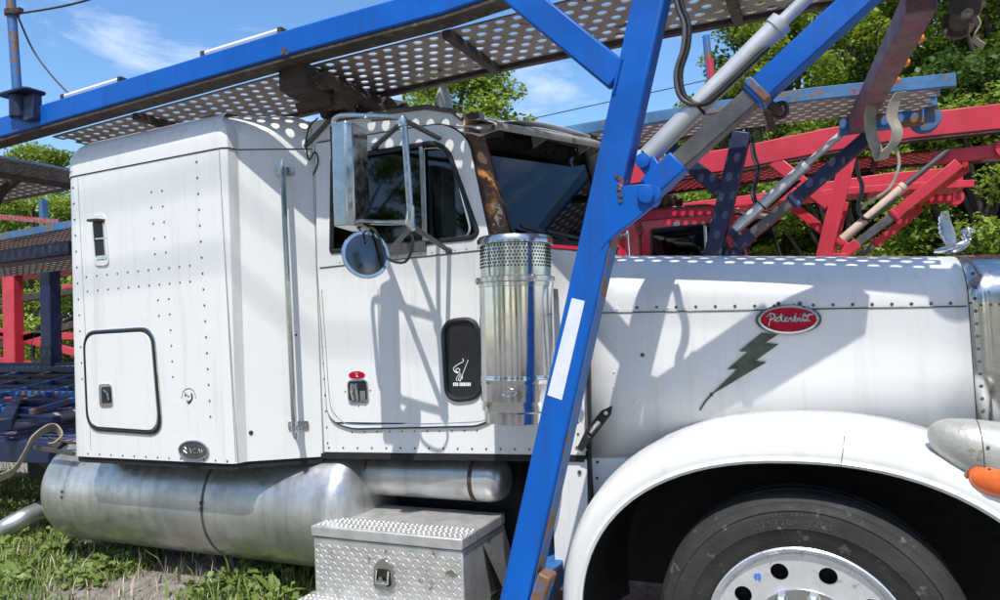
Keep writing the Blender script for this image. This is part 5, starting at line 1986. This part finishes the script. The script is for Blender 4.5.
# ================================================================== GRASS AND WEEDS
def blades(n_, region, hmin, hmax, wmax, seed, dens):
    rg = np.random.default_rng(seed)
    P = []
    while len(P) < n_:
        x = rg.uniform(region[0], region[1]); y = rg.uniform(region[2], region[3])
        if rg.random() < dens(x, y):
            P.append((x, y))
    P = np.array(P)
    a_ = rg.uniform(0, 2 * np.pi, n_)
    h = rg.uniform(hmin, hmax, n_) * (0.5 + rg.random(n_))
    lean = rg.uniform(0.1, 0.9, n_) * h
    wd = rg.uniform(0.4, 1, n_) * wmax
    z0 = np.array([ground_h(x, y) for x, y in P])
    base = np.column_stack([P, z0 - 0.005])
    side = np.column_stack([-np.sin(a_), np.cos(a_), 0 * a_]) * wd[:, None]
    fwd = np.column_stack([np.cos(a_), np.sin(a_), 0 * a_])
    up = np.array([0, 0, 1.0])
    mid = base + fwd * (lean * 0.35)[:, None] + up * (h * 0.6)[:, None]
    tip = base + fwd * lean[:, None] + up * (h * 0.95)[:, None]
    v = np.stack([base - side, base + side, mid + side * 0.8, tip, mid - side * 0.8], axis=1).reshape(-1, 3)
    k = np.arange(n_)[:, None] * 5
    fs = np.concatenate([k + np.array([0, 1, 2]), k + np.array([0, 2, 4]), k + np.array([4, 2, 3])], axis=0)
    me = bpy.data.meshes.new('grass')
    me.from_pydata(v.tolist(), [], fs.tolist())
    me.materials.append(MAT['grass'])
    return me
def dens(x, y):
    q = 0.5 + 0.5 * math.sin(x * 2.3 + 1.2 * math.sin(y * 2.1)) * math.cos(y * 2.7 + 0.6 * x)
    bare = 0.04 if (-3.75 + 0.25 * math.sin(y * 5) < x < -2.95 and y > -1.35) else 1.0
    return (0.25 + 0.75 * q) * bare
gm = blades(30000, (-7.5, -1.9, -1.9, 1.0), 0.04, 0.10, 0.006, 5, dens)
go = bpy.data.objects.new('grass', gm)
COL.objects.link(go)
tag(go, 'short sunlit grass growing in patches on the dirt beside the fuel tank', 'grass', kind='stuff')
gm = blades(9000, (-16, 8, -6, 8), 0.06, 0.2, 0.01, 6, lambda x, y: 0.3 + 0.7 * (abs(y) > 2))
go = bpy.data.objects.new('grass', gm)
COL.objects.link(go)
tag(go, 'rough thin grass scattered over the rest of the yard', 'grass', kind='stuff')
rg = random.Random(9)
cen = []
while len(cen) < 420:
    x, y = rg.uniform(-6.8, -2.4), rg.uniform(-1.7, 0.2)
    if dens(x, y) > 0.35 + 0.3 * rg.random():
        cen.append((x, y, ground_h(x, y) + rg.uniform(0.01, 0.05)))
v, n_ = leaf_cloud(cen, 26, 0.085, 0.036, 91)
gc = bpy.data.objects.new('ground_cover', leaf_mesh('ground_cover', v, n_, 'grass'))
COL.objects.link(gc)
tag(gc, 'small leafy ground cover in clumps through the grass by the fuel tank', 'ground cover', kind='stuff')
m = B()
rg = random.Random(15)
for k in range(520):
    x, y = rg.uniform(-4.6, -2.2), rg.uniform(-1.7, 0.1)
    r_ = rg.uniform(0.004, 0.016)
    m.lathe((x, y, ground_h(x, y) - r_ * 0.3), (rg.uniform(-.3, .3), rg.uniform(-.3, .3), 1), [(r_ * 0.7, 0), (r_, r_ * 0.5), (r_ * 0.55, r_ * 1.1)], 6)
tag(m.build('gravel', 'ground', smooth=60), 'loose grey pebbles scattered on the bare dirt by the fuel tank', 'gravel', kind='stuff')
gm = blades(2600, (-6.5, -2.1, -1.8, 0.4), 0.04, 0.12, 0.004, 16, lambda x, y: 0.6)
gm.materials.clear()
gm.materials.append(MAT['tan'])
go = bpy.data.objects.new('dry_grass', gm)
COL.objects.link(go)
tag(go, 'dry straw-coloured blades among the green grass by the tank', 'dry grass', kind='stuff')
def weed(px, py, n_, L_, seed, flower, lab):
    rg = random.Random(seed)
    b_ = at(px, py, Z=0.36)
    b_.z = ground_h(b_.x, b_.y)
    t_ = thing('weed', tuple(b_), lab, 'weed', None)
    for j in range(n_):
        a_ = rg.uniform(0, 2 * math.pi)
        l_ = L_ * rg.uniform(0.6, 1.1)
        el = rg.uniform(0.35, 1.2)
        d_ = V((math.cos(a_) * math.cos(el), math.sin(a_) * math.cos(el), math.sin(el)))
        s_ = V((-math.sin(a_), math.cos(a_), 0))
        P, Wd = [], []
        for k in range(6):
            u_ = k / 5
            P.append(b_ + d_ * (l_ * u_) - V((0, 0, 0.35 * l_ * u_ * u_)))
            Wd.append(s_ * (0.004 + 0.035 * L_ / 0.2 * math.sin(math.pi * (0.08 + 0.9 * u_))))
        m = B()
        m.strip(P, Wd, 0.0008)
        m.build('leaf', 'grass', t_, smooth=60)
    if flower:
        for j in range(2):
            m = B()
            tp_ = b_ + V((rg.uniform(-.1, .02), rg.uniform(-.05, .05), 0.22 + 0.06 * j))
            m.tube([b_, b_.lerp(tp_, 0.5) + V((0.02, 0, 0.02)), tp_], 0.003, 5)
            m.build('stem', 'grass', t_)
            m = B()
            m.dome(tp_, (0, -0.3, 1), 0.016, 0.012, 8)
            m.build('flower_head', 'tan', t_)
for i, (px, py, n_, L_, fl, lab) in enumerate(((58, 560, 12, 0.26, True, 'broad-leaved weed tuft in the grass just behind the tank end'), (108, 575, 10, 0.22, False, 'leafy weed at the edge of the bare dirt by the fuel tank'),
        (232, 590, 14, 0.22, True, 'flowering weed growing under the fuel tank near the step box'), (14, 585, 10, 0.24, False, 'low leafy weed beside the bent tail pipe'), (275, 598, 10, 0.2, False, 'small weed tuft against the foot of the step box'))):
    weed(px, py, n_, L_, 40 + i, fl, lab)
# dead sticks on the dirt
m = B()
m.tube(smooth_path([at(80, 556, Z=0.38), at(92, 549, Z=0.39), at(112, 547, Z=0.38), at(118, 545, Z=0.39)], 4), 0.008, 6)
tag(m.build('dead_stick', 'tan', smooth=60), 'pale dead stick lying on the dirt below the tank', 'stick')
print('tris', sum(len(o.data.polygons) for o in bpy.data.objects if o.type == 'MESH'))
